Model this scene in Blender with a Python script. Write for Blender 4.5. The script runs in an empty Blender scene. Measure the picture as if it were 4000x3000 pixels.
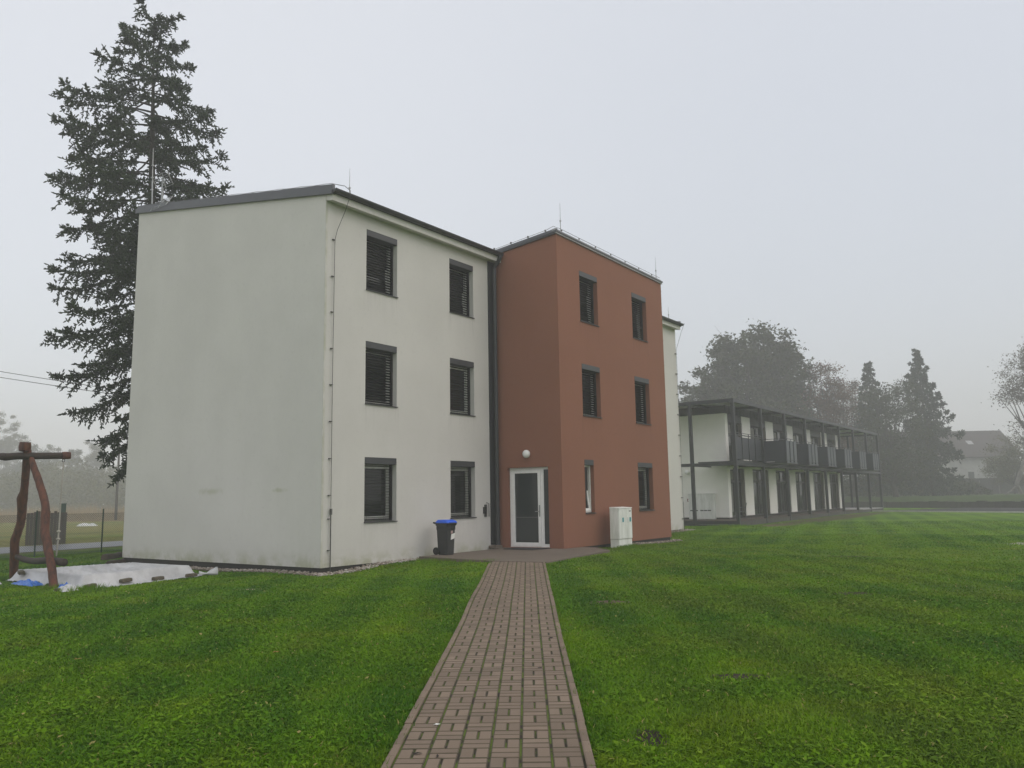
import bpy, math, random
import numpy as np
from mathutils import Vector, Matrix, noise
R = math.radians
rng = np.random.default_rng(7)
random.seed(7)
scene = bpy.context.scene
col = scene.collection

# ------------------------------------------------------------------ helpers
ORG = {}
def tag(o, label=None, cat=None, group=None, kind=None):
    if label: o['label'] = label
    if cat: o['category'] = cat
    if group: o['group'] = group
    if kind: o['kind'] = kind
    return o
def thing(name, label, cat, loc=(0, 0, 0), rz=0.0, group=None, tilt=None):
    o = bpy.data.objects.new(name, None)
    o.empty_display_size = 0.2
    col.objects.link(o)
    o.location = loc
    o.rotation_euler = tilt if tilt else (0, 0, rz)
    ORG[o.name] = Vector(loc) if (rz == 0 and tilt is None) else Vector((0, 0, 0))
    return tag(o, label, cat, group)

class MB:
    """collects shapes, then links them as one mesh object"""
    def __init__(self, T=None):
        self.v = []; self.f = []; self.T = T
    def add(self, vs, fs):
        n = len(self.v)
        if self.T is not None:
            vs = [self.T @ Vector(p) for p in vs]
        self.v += [tuple(p) for p in vs]
        self.f += [tuple(n + i for i in f) for f in fs]
        return self
    def box(self, a, b):
        x0, y0, z0 = a; x1, y1, z1 = b
        if x0 > x1: x0, x1 = x1, x0
        if y0 > y1: y0, y1 = y1, y0
        if z0 > z1: z0, z1 = z1, z0
        return self.hexa([(x0, y0, z0), (x1, y0, z0), (x1, y1, z0), (x0, y1, z0), (x0, y0, z1), (x1, y0, z1), (x1, y1, z1), (x0, y1, z1)])
    def hexa(self, p):
        return self.add(p, [(0, 3, 2, 1), (4, 5, 6, 7), (0, 1, 5, 4), (1, 2, 6, 5), (2, 3, 7, 6), (3, 0, 4, 7)])
    def cbox(self, c, s, c1=0.01):
        """box with its top edges chamfered"""
        x, y, z = c; a, b, h = s[0] / 2, s[1] / 2, s[2]
        k = c1
        vs = [(x + i * a, y + j * b, z) for i, j in ((-1, -1), (1, -1), (1, 1), (-1, 1))]
        vs += [(x + i * a, y + j * b, z + h - k) for i, j in ((-1, -1), (1, -1), (1, 1), (-1, 1))]
        vs += [(x + i * (a - k), y + j * (b - k), z + h) for i, j in ((-1, -1), (1, -1), (1, 1), (-1, 1))]
        fs = [(3, 2, 1, 0), (8, 9, 10, 11)]
        for r in (0, 4):
            for i in range(4):
                fs.append((r + i, r + (i + 1) % 4, r + 4 + (i + 1) % 4, r + 4 + i))
        return self.add(vs, fs)
    def quad(self, *p):
        return self.add(p, [tuple(range(len(p)))])
    def prism(self, poly, z0, z1):
        n = len(poly)
        vs = [(x, y, z0) for x, y in poly] + [(x, y, z1) for x, y in poly]
        fs = [tuple(range(n - 1, -1, -1)), tuple(range(n, 2 * n))]
        fs += [(i, (i + 1) % n, n + (i + 1) % n, n + i) for i in range(n)]
        return self.add(vs, fs)
    def extr(self, poly3, d):
        """extrude a planar polygon (3D points) by vector d"""
        n = len(poly3); d = Vector(d)
        vs = [Vector(p) for p in poly3]; vs += [p + d for p in vs]
        fs = [tuple(range(n - 1, -1, -1)), tuple(range(n, 2 * n))]
        fs += [(i, (i + 1) % n, n + (i + 1) % n, n + i) for i in range(n)]
        return self.add(vs, fs)
    def tube(self, pts, rad, n=8, caps=True):
        pts = [Vector(p) for p in pts]
        if not hasattr(rad, '__len__'): rad = [rad] * len(pts)
        vs = []; ref = None
        for i, p in enumerate(pts):
            t = (pts[min(i + 1, len(pts) - 1)] - pts[max(i - 1, 0)]).normalized()
            if ref is None:
                ref = t.cross(Vector((0, 0, 1)))
                if ref.length < 1e-3: ref = t.cross(Vector((0, 1, 0)))
            ref = (ref - t * ref.dot(t)).normalized()
            b = t.cross(ref)
            for k in range(n):
                a = 2 * math.pi * k / n
                vs.append(p + (ref * math.cos(a) + b * math.sin(a)) * rad[i])
        fs = []
        for i in range(len(pts) - 1):
            for k in range(n):
                fs.append((i * n + k, i * n + (k + 1) % n, (i + 1) * n + (k + 1) % n, (i + 1) * n + k))
        if caps:
            fs.append(tuple(range(n - 1, -1, -1)))
            m = (len(pts) - 1) * n
            fs.append(tuple(m + k for k in range(n)))
        return self.add(vs, fs)
    def ball(self, c, r, n=14, m=8, sq=(1, 1, 1)):
        c = Vector(c); vs = [c + Vector((0, 0, -r * sq[2]))]
        for j in range(1, m):
            th = math.pi * j / m - math.pi / 2
            for k in range(n):
                a = 2 * math.pi * k / n
                vs.append(c + Vector((math.cos(a) * math.cos(th) * r * sq[0], math.sin(a) * math.cos(th) * r * sq[1], math.sin(th) * r * sq[2])))
        vs.append(c + Vector((0, 0, r * sq[2])))
        fs = []
        for k in range(n):
            fs.append((0, 1 + (k + 1) % n, 1 + k))
        for j in range(m - 2):
            for k in range(n):
                a = 1 + j * n
                fs.append((a + k, a + (k + 1) % n, a + n + (k + 1) % n, a + n + k))
        a = 1 + (m - 2) * n; top = len(vs) - 1
        for k in range(n):
            fs.append((a + k, a + (k + 1) % n, top))
        return self.add(vs, fs)
    def build(self, name, m, parent=None, smooth=False, bevel=0.0, seg=2, m2=None, second=None):
        me = bpy.data.meshes.new(name)
        o0 = ORG.get(parent.name, Vector((0, 0, 0))) if parent else Vector((0, 0, 0))
        me.from_pydata([(p[0] - o0.x, p[1] - o0.y, p[2] - o0.z) for p in self.v], [], self.f)
        me.materials.append(m)
        if m2 is not None:
            me.materials.append(m2); me.polygons.foreach_set('material_index', [1 if second(i) else 0 for i in range(len(me.polygons))])
        o = bpy.data.objects.new(name, me)
        col.objects.link(o)
        if parent:
            o.parent = parent
            ORG[o.name] = o0
        if smooth:
            me.polygons.foreach_set('use_smooth', [True] * len(me.polygons))
        me.update()
        if bevel:
            b = o.modifiers.new('bevel', 'BEVEL'); b.width = bevel; b.segments = seg; b.limit_method = 'ANGLE'; b.angle_limit = R(40)
        return o

def np_mesh(name, verts, faces, m, parent=None, smooth=False):
    """fast mesh from arrays; faces is a list of int arrays (n,k)"""
    me = bpy.data.meshes.new(name)
    verts = np.asarray(verts, dtype=np.float32)
    if parent is not None:
        verts = verts - np.array(ORG.get(parent.name, Vector((0, 0, 0))), dtype=np.float32)
    me.vertices.add(len(verts)); me.vertices.foreach_set('co', verts.ravel())
    nl = sum(f.size for f in faces); npoly = sum(len(f) for f in faces)
    me.loops.add(nl); me.polygons.add(npoly)
    me.loops.foreach_set('vertex_index', np.concatenate([f.ravel() for f in faces]).astype(np.int32))
    st = []; s = 0
    for f in faces:
        k = f.shape[1]; st.append(s + np.arange(len(f)) * k); s += f.size
    me.polygons.foreach_set('loop_start', np.concatenate(st).astype(np.int32))
    if smooth: me.polygons.foreach_set('use_smooth', np.ones(npoly, dtype=bool))
    me.update(calc_edges=True)
    me.materials.append(m)
    o = bpy.data.objects.new(name, me); col.objects.link(o)
    if parent is not None:
        o.parent = parent; ORG[o.name] = ORG.get(parent.name, Vector((0, 0, 0)))
    return o

def unit(a):
    return a / np.maximum(np.linalg.norm(a, axis=1, keepdims=True), 1e-9)
def frusta(p0, p1, r0, r1, n=4):
    p0 = np.asarray(p0, float); p1 = np.asarray(p1, float)
    N = len(p0); d = unit(p1 - p0)
    ref = np.where(np.abs(d[:, 2:3]) > .9, np.array([[1., 0, 0]]), np.array([[0, 0, 1.]]))
    a = unit(np.cross(d, ref)); b = np.cross(d, a)
    r0 = np.broadcast_to(np.asarray(r0, float), (N,))[:, None]; r1 = np.broadcast_to(np.asarray(r1, float), (N,))[:, None]
    V = []
    for p, r in ((p0, r0), (p1, r1)):
        for k in range(n):
            t = 2 * math.pi * k / n
            V.append(p + (a * math.cos(t) + b * math.sin(t)) * r)
    V = np.stack(V, 1).reshape(-1, 3)
    base = np.arange(N)[:, None] * 2 * n
    F = [base + np.array([[k, (k + 1) % n, n + (k + 1) % n, n + k]]) for k in range(n)]
    return V, np.concatenate(F)
def leaf_quads(c, size, rngl, flat=0.0, asp=.6):
    N = len(c)
    nrm = rngl.normal(size=(N, 3)); nrm[:, 2] = nrm[:, 2] * (1 - flat) + flat * 2.0 * np.sign(nrm[:, 2] + 1e-6)
    nrm = unit(nrm)
    t = unit(np.cross(nrm, rngl.normal(size=(N, 3)))); b = np.cross(nrm, t)
    s = (size * rngl.uniform(.6, 1.3, size=N))[:, None]
    V = np.stack([c - t * s * .5, c + b * s * asp * .5, c + t * s * .5, c - b * s * asp * .5], 1).reshape(-1, 3)
    F = np.arange(N)[:, None] * 4 + np.array([[0, 1, 2, 3]])
    return V, F

# ------------------------------------------------------------------ materials
def newmat(name):
    m = bpy.data.materials.new(name); m.use_nodes = True
    nt = m.node_tree; nt.nodes.clear()
    out = nt.nodes.new('ShaderNodeOutputMaterial')
    bs = nt.nodes.new('ShaderNodeBsdfPrincipled')
    nt.links.new(bs.outputs[0], out.inputs['Surface'])
    return m, nt, bs, out
def N(nt, t, **k):
    n = nt.nodes.new(t)
    for a, v in k.items(): setattr(n, a, v)
    return n
def noise_n(nt, vec, scale, detail=4, rough=.55):
    n = N(nt, 'ShaderNodeTexNoise'); n.inputs['Scale'].default_value = scale
    n.inputs['Detail'].default_value = detail; n.inputs['Roughness'].default_value = rough
    if vec is not None: nt.links.new(vec, n.inputs['Vector'])
    return n.outputs['Fac']
def ramp(nt, fac, lo, hi):
    n = N(nt, 'ShaderNodeMapRange'); n.interpolation_type = 'SMOOTHSTEP'
    nt.links.new(fac, n.inputs['Value'])
    n.inputs['From Min'].default_value = lo; n.inputs['From Max'].default_value = hi
    return n.outputs['Result']
def mix(nt, f, a, b, mode='MIX'):
    n = N(nt, 'ShaderNodeMix', data_type='RGBA', blend_type=mode)
    for s, v in ((n.inputs[0], f), (n.inputs[6], a), (n.inputs[7], b)):
        if isinstance(v, (int, float)): s.default_value = v
        elif isinstance(v, tuple): s.default_value = (*v, 1) if len(v) == 3 else v
        else: nt.links.new(v, s)
    return n.outputs[2]
def mth(nt, op, a, b=None, c=None):
    n = N(nt, 'ShaderNodeMath', operation=op)
    for s, v in zip(n.inputs, (a, b, c)):
        if v is None: continue
        if isinstance(v, (int, float)): s.default_value = v
        else: nt.links.new(v, s)
    return n.outputs[0]
def pos(nt):
    return N(nt, 'ShaderNodeNewGeometry').outputs['Position']
def bump(nt, bs, h, strength, dist=.01):
    b = N(nt, 'ShaderNodeBump'); b.inputs['Strength'].default_value = strength; b.inputs['Distance'].default_value = dist
    nt.links.new(h, b.inputs['Height']); nt.links.new(b.outputs[0], bs.inputs['Normal'])
def scaled(nt, vec, s):
    n = N(nt, 'ShaderNodeMapping'); nt.links.new(vec, n.inputs[0]); n.inputs['Scale'].default_value = s
    return n.outputs[0]
def simple(name, c1, c2=None, rough=.6, scale=3., bmp=0., bscale=60., metal=0., spec=.5, stretch=(1, 1, 1), dist=.01):
    m, nt, bs, out = newmat(name)
    p = scaled(nt, pos(nt), stretch)
    if c2 is None: c2 = tuple(x * .8 for x in c1)
    f = noise_n(nt, p, scale, 6, .6)
    nt.links.new(mix(nt, ramp(nt, f, .3, .7), c2, c1), bs.inputs['Base Color'])
    r = N(nt, 'ShaderNodeMapRange'); nt.links.new(f, r.inputs['Value'])
    r.inputs['To Min'].default_value = max(rough - .12, .02); r.inputs['To Max'].default_value = min(rough + .12, 1)
    nt.links.new(r.outputs[0], bs.inputs['Roughness'])
    bs.inputs['Metallic'].default_value = metal
    bs.inputs['Specular IOR Level'].default_value = spec
    if bmp: bump(nt, bs, noise_n(nt, p, bscale, 5, .65), bmp, dist)
    return m
def plaster(name, c, stain, base_z=0.22, algae=True, cols=(), zb=1.2):
    """scratch render with mottling, faint run-off streaks and algae near the ground"""
    m, nt, bs, out = newmat(name)
    p = pos(nt)
    sep = N(nt, 'ShaderNodeSeparateXYZ'); nt.links.new(p, sep.inputs[0])
    f1 = noise_n(nt, p, .45, 5, .6); f2 = noise_n(nt, p, 9., 6, .7)
    f3 = noise_n(nt, scaled(nt, p, (3.0, 3.0, .22)), 1.3, 5, .6)
    d = tuple(x * .93 for x in c)
    cc = mix(nt, ramp(nt, f1, .3, .7), d, c)
    cc = mix(nt, mth(nt, 'MULTIPLY', ramp(nt, f2, .52, .78), .35), cc, tuple(x * .72 for x in c))
    cc = mix(nt, mth(nt, 'MULTIPLY', ramp(nt, f3, .52, .8), .09), cc, tuple(x * .78 for x in c))
    fl = ramp(nt, noise_n(nt, scaled(nt, p, (1, 1, .55)), 13., 4, .75), .60, .72)      # small dark pits and smudges
    fl = mth(nt, 'MULTIPLY', fl, ramp(nt, noise_n(nt, p, 1.1, 3, .5), .35, .65))
    cc = mix(nt, mth(nt, 'MULTIPLY', fl, .34), cc, tuple(x * .55 for x in c))
    z = sep.outputs['Z']
    if cols:                                                                            # rain streaks under the sill ends (storeys repeat every 3 m)
        below = mth(nt, 'MULTIPLY', mth(nt, 'FRACT', mth(nt, 'DIVIDE', mth(nt, 'SUBTRACT', zb + 30., z), 3.)), 3.)
        fall = mth(nt, 'SUBTRACT', 1., ramp(nt, below, .0, 1.0))
        st = None
        for a_, b_ in cols:
            for e_ in (a_, b_):
                q = mth(nt, 'SUBTRACT', 1., ramp(nt, mth(nt, 'ABSOLUTE', mth(nt, 'SUBTRACT', sep.outputs['X'], e_)), .02, .13))
                st = q if st is None else mth(nt, 'MAXIMUM', st, q)
            q = mth(nt, 'MULTIPLY', mth(nt, 'MULTIPLY', mth(nt, 'GREATER_THAN', sep.outputs['X'], a_), mth(nt, 'LESS_THAN', sep.outputs['X'], b_)), .45)
            st = mth(nt, 'MAXIMUM', st, q)
        sn = ramp(nt, noise_n(nt, scaled(nt, p, (9, 9, .5)), 1.6, 3, .6), .40, .72)
        cc = mix(nt, mth(nt, 'MULTIPLY', mth(nt, 'MULTIPLY', mth(nt, 'MULTIPLY', st, sn), fall), .38), cc, tuple(x * .62 for x in c))
    lowd = mth(nt, 'MULTIPLY', mth(nt, 'SUBTRACT', 1., ramp(nt, z, base_z, base_z + .7)), ramp(nt, noise_n(nt, p, 3.2, 5, .7), .3, .7))
    cc = mix(nt, mth(nt, 'MULTIPLY', lowd, .25), cc, tuple(x * .68 for x in c))           # splash dirt
    if algae:
        lo = mth(nt, 'SUBTRACT', 1., ramp(nt, z, base_z, base_z + .42))
        lo = mth(nt, 'MULTIPLY', lo, ramp(nt, noise_n(nt, p, 2.2, 5, .65), .36, .66))
        hi = mth(nt, 'MULTIPLY', ramp(nt, noise_n(nt, scaled(nt, p, (1, 1, .35)), 1.0, 5, .7), .62, .88), .14)
        tot = mth(nt, 'ADD', mth(nt, 'MULTIPLY', lo, .62), hi)
        for (sy, sz, ry, rz2) in ((4.48, 2.09, .62, .10), (1.58, 2.07, .42, .06)):   # green patches on the blank gable
            a = mth(nt, 'DIVIDE', mth(nt, 'SUBTRACT', sep.outputs['Y'], sy), ry)
            b = mth(nt, 'DIVIDE', mth(nt, 'SUBTRACT', z, sz), rz2)
            dd = mth(nt, 'SQRT', mth(nt, 'ADD', mth(nt, 'MULTIPLY', a, a), mth(nt, 'MULTIPLY', b, b)))
            dd = mth(nt, 'ADD', dd, mth(nt, 'MULTIPLY', noise_n(nt, p, 5., 5, .75), 2.6))
            k = mth(nt, 'SUBTRACT', 1., ramp(nt, dd, 1.3, 2.5))
            k = mth(nt, 'MULTIPLY', k, mth(nt, 'LESS_THAN', sep.outputs['X'], .05))
            tot = mth(nt, 'ADD', tot, mth(nt, 'MULTIPLY', k, .42))
        # stained corner bead
        ex = mth(nt, 'ABSOLUTE', mth(nt, 'SUBTRACT', sep.outputs['X'], .02))
        ey = mth(nt, 'ABSOLUTE', sep.outputs['Y'])
        e = mth(nt, 'SUBTRACT', 1., ramp(nt, mth(nt, 'ADD', ex, ey), .0, .07))
        e = mth(nt, 'MULTIPLY', e, ramp(nt, noise_n(nt, scaled(nt, p, (1, 1, .6)), 2.5, 4, .6), .35, .6))
        tot = mth(nt, 'ADD', tot, mth(nt, 'MULTIPLY', e, .45))
        cc = mix(nt, mth(nt, 'MINIMUM', tot, .8), cc, stain)
    nt.links.new(cc, bs.inputs['Base Color'])
    bs.inputs['Roughness'].default_value = .92
    bs.inputs['Specular IOR Level'].default_value = .25
    bump(nt, bs, mth(nt, 'ADD', noise_n(nt, p, 160., 3, .7), mth(nt, 'MULTIPLY', noise_n(nt, p, 1.6, 3, .5), 1.6)), .35, .006)
    return m
def glassmat(name, c=(.012, .014, .015), rough=.03):
    m, nt, bs, out = newmat(name)
    bs.inputs['Base Color'].default_value = (*c, 1)
    bs.inputs['Roughness'].default_value = rough
    bs.inputs['IOR'].default_value = 1.5
    p = pos(nt); bump(nt, bs, noise_n(nt, p, .9, 2, .5), .08, .02)
    return m
def leafmat(name, cols, trans=.25):
    """foliage: colour differs from leaf to leaf and in clumps"""
    m, nt, bs, out = newmat(name)
    g = N(nt, 'ShaderNodeNewGeometry')
    cr = N(nt, 'ShaderNodeValToRGB')
    el = cr.color_ramp.elements
    el[0].position = 0; el[0].color = (*cols[0], 1); el[1].position = 1; el[1].color = (*cols[-1], 1)
    for i, c in enumerate(cols[1:-1]):
        e = el.new((i + 1) / (len(cols) - 1)); e.color = (*c, 1)
    f = mth(nt, 'ADD', mth(nt, 'MULTIPLY', g.outputs['Random Per Island'], .6), mth(nt, 'MULTIPLY', ramp(nt, noise_n(nt, g.outputs['Position'], .55, 3), .3, .7), .4))
    nt.links.new(f, cr.inputs[0]); nt.links.new(cr.outputs[0], bs.inputs['Base Color'])
    bs.inputs['Roughness'].default_value = .6; bs.inputs['Specular IOR Level'].default_value = .25
    if trans:
        tr = N(nt, 'ShaderNodeBsdfTranslucent'); nt.links.new(cr.outputs[0], tr.inputs[0])
        mx = N(nt, 'ShaderNodeMixShader'); mx.inputs[0].default_value = trans
        nt.links.new(bs.outputs[0], mx.inputs[1]); nt.links.new(tr.outputs[0], mx.inputs[2])
        nt.links.new(mx.outputs[0], out.inputs['Surface'])
    return m

M = {}
M['white'] = plaster('white_render', (.60, .585, .562), (.31, .32, .19), cols=((1.389, 2.543), (4.748, 5.875)), zb=1.246)
M['white_far'] = simple('fresh_white_render', (.88, .87, .83), (.83, .82, .78), .9, 1.2, .2, 140., spec=.25)
M['red'] = plaster('rust_red_render', (.255, .112, .072), (.2, .12, .08), algae=False, cols=((8.465, 9.601), (12.023, 13.147)), zb=1.293)
M['plinth'] = simple('dark_plinth', (.030, .027, .025), (.018, .017, .016), .85, 2., .3, 50.)
M['anthra'] = simple('anthracite_metal', (.040, .043, .050), (.032, .035, .041), .5, 4., 0)
M['anthra_dark'] = simple('dark_grey_metal', (.026, .028, .032), (.02, .022, .025), .45, 4., 0)
M['gutter'] = simple('grey_gutter_metal', (.045, .046, .052), (.035, .036, .040), .4, 4., 0, metal=.2)
M['fascia'] = simple('grey_sheet_metal', (.085, .089, .10), (.066, .070, .08), .42, 2., .05, 8., metal=.2)
M['coping'] = simple('sky_toned_sheet_metal', (.34, .345, .35), (.26, .265, .27), .4, 2., .05, 8., metal=.35)  # light tone stands in for sky reflected by the sloped coping
M['upvc'] = simple('white_upvc', (.86, .86, .85), (.80, .80, .79), .35, 5.)
M['upvc_dirty'] = simple('white_upvc_weathered', (.70, .70, .67), (.60, .60, .57), .45, 5.)
M['glass'] = glassmat('window_glass')
M['glass_door'] = glassmat('door_glass', (.028, .035, .036), .05)
M['glass_far'] = glassmat('far_door_glass', (.03, .033, .033), .05)
M['slat'] = simple('blind_slat', (.013, .014, .015), (.009, .010, .011), .75, 8., spec=.12)
M['steel'] = simple('galvanised_steel', (.34, .35, .35), (.26, .27, .27), .42, 12., metal=.75)
M['steel_dark'] = simple('weathered_steel', (.12, .12, .115), (.08, .08, .08), .5, 12., metal=.5)
M['globe'] = simple('opal_globe', (.85, .85, .84), (.8, .8, .79), .25, 3.)
M['bin'] = simple('bin_plastic', (.022, .023, .026), (.016, .017, .019), .42, 4., .1, 200.)
M['bin_blue'] = simple('blue_lid_plastic', (.012, .125, .80), (.010, .10, .68), .42, 4.)
M['rubber'] = simple('rubber', (.012, .012, .013), (.008, .008, .008), .7, 9.)
M['paper'] = simple('white_paper', (.78, .78, .75), (.68, .68, .64), .7, 14.)
M['paper_red'] = simple('faded_sticker', (.42, .30, .29), (.36, .24, .23), .7, 20.)
M['cab'] = simple('cabinet_plastic', (.80, .81, .79), (.62, .64, .60), .5, 3.5, stretch=(2, 2, .35))
M['teal'] = simple('teal_sticker', (.02, .30, .34), (.02, .22, .26), .5, 30.)
M['black'] = simple('black_plastic', (.012, .012, .012), (.009, .009, .009), .5, 9.)
M['alarm'] = simple('red_plastic', (.25, .02, .018), (.2, .016, .015), .4, 9.)
M['mat'] = simple('door_mat', (.018, .018, .019), (.010, .010, .010), .9, 30., .5, 200.)
M['wood_red'] = simple('stained_log', (.135, .046, .026), (.046, .017, .011), .72, 3.2, .8, 14., stretch=(4, 4, .5), dist=.02)
M['wood_dark'] = simple('dark_wood', (.045, .03, .022), (.025, .018, .014), .75, 3., .6, 14., stretch=(4, 4, .6), dist=.02)
M['wood_old'] = simple('old_timber', (.085, .062, .042), (.035, .028, .02), .85, 5., .8, 30., dist=.02)
M['rope'] = simple('hemp_rope', (.46, .44, .39), (.3, .28, .24), .9, 60., .6, 160.)
M['tarp'] = simple('silver_tarpaulin', (.55, .55, .565), (.40, .40, .415), .45, 1.6, .35, 5., dist=.03, stretch=(1.8, .8, 1.4))
M['tarp_blue'] = simple('blue_tarpaulin', (.025, .17, .62), (.015, .11, .45), .35, 3., .2, 20.)
M['block'] = simple('mossy_paving_block', (.115, .092, .066), (.065, .062, .036), .9, 12., .6, 90.)
M['fencegreen'] = simple('green_coated_steel', (.012, .045, .028), (.010, .036, .023), .45, 8.)
M['wire'] = simple('mesh_wire', (.10, .115, .105), (.08, .09, .085), .5, 8.)
M['cable'] = simple('black_cable', (.02, .02, .022), (.016, .016, .018), .6, 8.)
M['pale_wood'] = simple('grey_timber', (.16, .145, .13), (.09, .082, .075), .85, 4., .4, 30., stretch=(3, 3, .4))
M['plank'] = simple('brown_planks', (.085, .062, .046), (.045, .034, .027), .85, 6., .4, 30., stretch=(5, 5, .3))
M['fence_dark'] = simple('dark_fence_boards', (.030, .026, .024), (.02, .018, .017), .85, 3., .3, 20., stretch=(4, 4, .4))
M['poly'] = simple('polycarbonate', (.42, .43, .42), (.36, .37, .36), .4, 1.)
M['cladding'] = simple('dark_cladding', (.034, .036, .041), (.027, .028, .033), .5, 3.)
M['frame_steel'] = simple('painted_frame_steel', (.020, .023, .028), (.016, .018, .022), .42, 3.)
M['balc'] = simple('balcony_panel', (.032, .036, .050), (.026, .030, .042), .5, 3.)
M['balc_light'] = simple('balcony_slat', (.085, .095, .112), (.07, .078, .094), .5, 3.)
M['deck'] = simple('deck_boards', (.085, .062, .050), (.05, .038, .032), .7, 5., .3, 40., stretch=(.4, 6, 1))
M['terrace'] = simple('pale_terrace', (.42, .41, .41), (.33, .32, .32), .6, 2.)
M['deck_side'] = simple('grey_deck_edge', (.075, .072, .066), (.045, .044, .04), .75, 4.)
M['door_frame'] = simple('dark_door_frame', (.030, .031, .034), (.024, .025, .027), .5, 4.)
M['curtain'] = simple('pale_curtain', (.24, .235, .21), (.15, .15, .135), .8, 3., stretch=(9, 9, .3))
M['beige_trim'] = simple('beige_trim', (.21, .195, .165), (.17, .158, .13), .7, 4.)
M['plastic_grey'] = simple('grey_resin', (.13, .13, .135), (.1, .1, .104), .5, 6.)
M['roof_tile'] = simple('purple_brown_tiles', (.060, .047, .047), (.046, .037, .037), .8, 2., .4, 8.)
M['house_white'] = simple('old_house_render', (.40, .40, .38), (.32, .32, .30), .9, 1.)
M['asphalt'] = simple('wet_asphalt', (.17, .175, .19), (.12, .123, .135), .45, 1.2, .3, 60.)
M['asphalt_dark'] = simple('dark_asphalt', (.032, .032, .034), (.022, .022, .024), .8, .8, .2, 60., spec=.2)
M['kerb'] = simple('pale_kerb', (.50, .49, .47), (.38, .37, .35), .85, 2.)
M['lowwall'] = simple('dark_stone_wall', (.045, .040, .036), (.024, .022, .02), .9, 2.5, .6, 9.)
M['bark'] = simple('bark', (.055, .045, .036), (.028, .023, .019), .9, 5., .8, 14., stretch=(2, 2, .5), dist=.03)
M['bark_pale'] = simple('pale_bark', (.20, .185, .165), (.09, .082, .074), .9, 3., .6, 14., stretch=(1, 1, .6))
M['needles'] = leafmat('spruce_needles', [(.014, .026, .012), (.026, .044, .018), (.046, .066, .027)], 0)
M['needles2'] = leafmat('distant_spruce_needles', [(.014, .028, .018), (.022, .038, .024), (.032, .05, .03)], 0)
M['leaf_green'] = leafmat('summer_leaves', [(.024, .036, .012), (.042, .055, .018), (.072, .078, .026)])
M['leaf_autumn'] = leafmat('autumn_leaves', [(.055, .036, .018), (.12, .065, .034), (.17, .085, .05)])
M['leaf_brown'] = leafmat('thin_brown_leaves', [(.04, .034, .02), (.075, .06, .035), (.105, .082, .05)])
M['leaf_yellow'] = leafmat('yellowing_leaves', [(.06, .062, .02), (.10, .098, .03), (.15, .14, .045)])
M['reed'] = leafmat('dry_reeds', [(.20, .15, .08), (.34, .25, .14), (.46, .37, .23)], .4)
M['gravelmat'] = leafmat('pebbles', [(.10, .075, .058), (.30, .25, .21), (.52, .49, .46)], 0)
M['deadleaf'] = simple('dead_leaf', (.022, .015, .010), (.012, .009, .006), .8, 30.)
M['yleaf'] = simple('yellow_leaf', (.36, .20, .03), (.26, .13, .02), .7, 30.)
M['bag'] = simple('white_sheet', (.72, .73, .72), (.55, .56, .55), .6, 3., .4, 10.)

# ------------------------------------------------------------------ camera (fitted to the photograph)
CAM = Vector((-13.0867, -15.0576, 1.7903))
YAW, PIT, ROL, FPX = .94692, .13968, -.016632, 3158.8
cy, sy, cp, sp = math.cos(YAW), math.sin(YAW), math.cos(PIT), math.sin(PIT)
fwd = Vector((sy * cp, cy * cp, sp)); rgt = Vector((cy, -sy, 0)); upv = rgt.cross(fwd)
r2 = rgt * math.cos(ROL) + upv * math.sin(ROL); u2 = upv * math.cos(ROL) - rgt * math.sin(ROL)
cam = bpy.data.cameras.new('camera'); co = bpy.data.objects.new('camera', cam); col.objects.link(co)
mw = Matrix((r2, u2, -fwd)).transposed().to_4x4(); mw.translation = CAM
co.matrix_world = mw
cam.sensor_width = 36.0; cam.lens = FPX / 4000 * 36; cam.clip_start = .1; cam.clip_end = 2000
scene.camera = co
FH = np.array([sy, cy]); RH = np.array([cy, -sy])

# ------------------------------------------------------------------ terrain
GP = np.array([(-13, -15, .13), (-9, -11.8, .125), (-5.2, -9.2, .12), (-1.9, -6.9, .19), (2.7, -3.5, .262), (4.5, -4.6, .26), (7, -4.3, .25), (2.6, -1.8, .225), (0, -.4, .07), (2.8, -.2, .20), (-.3, 4.4, .04), (-.3, 8.5, .02),
               (-4, 4, .03), (-4, 8, .04), (2, 14, .09), (-4, 14, .09), (2, 19.5, -.06), (-8, 19.5, -.06), (12, 19.5, -.06), (5, 26, -.06), (20, 50, 0), (40, 100, 0), (60, 130, 0), (14.3, -2.7, .14), (9.5, -3.3, .19), (8.2, -3.2, .22), (17, -1, .20), (20.5, -.4, .24), (25, 0, .20), (29.7, .5, .06), (40, .5, .09),
               (50, .5, .13), (65, .5, .17), (60, -1, .13), (55, -10, .13), (48, -24, .13), (30, -15, .12), (10, -15, .13), (-20, 0, .05), (0, -30, .1), (70, 20, .1), (40, 12, .1), (80, 0, .13)], float)
K0 = np.array([59.963, -.687]); KD = np.array([-.4268, -.9043]); KN = np.array([.9043, -.4268])   # far edge of the lawn
KD = np.array([-.4278, -.9039]); KN = np.array([.9039, -.4278])
def h(x, y):
    x = np.asarray(x, float); y = np.asarray(y, float)
    num = np.zeros(x.shape); den = np.zeros(x.shape)
    for a, b, c in GP:
        w = 1.0 / ((x - a) ** 2 + (y - b) ** 2 + .6) ** 1.7
        num += w * c; den += w
    z = num / den
    t = np.clip(((x - K0[0]) * KN[0] + (y - K0[1]) * KN[1] - 17) / 16, 0, 1)
    return z + t * t * (3 - 2 * t) * 1.0
def hz(x, y): return float(h(np.array([x]), np.array([y]))[0])

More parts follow.
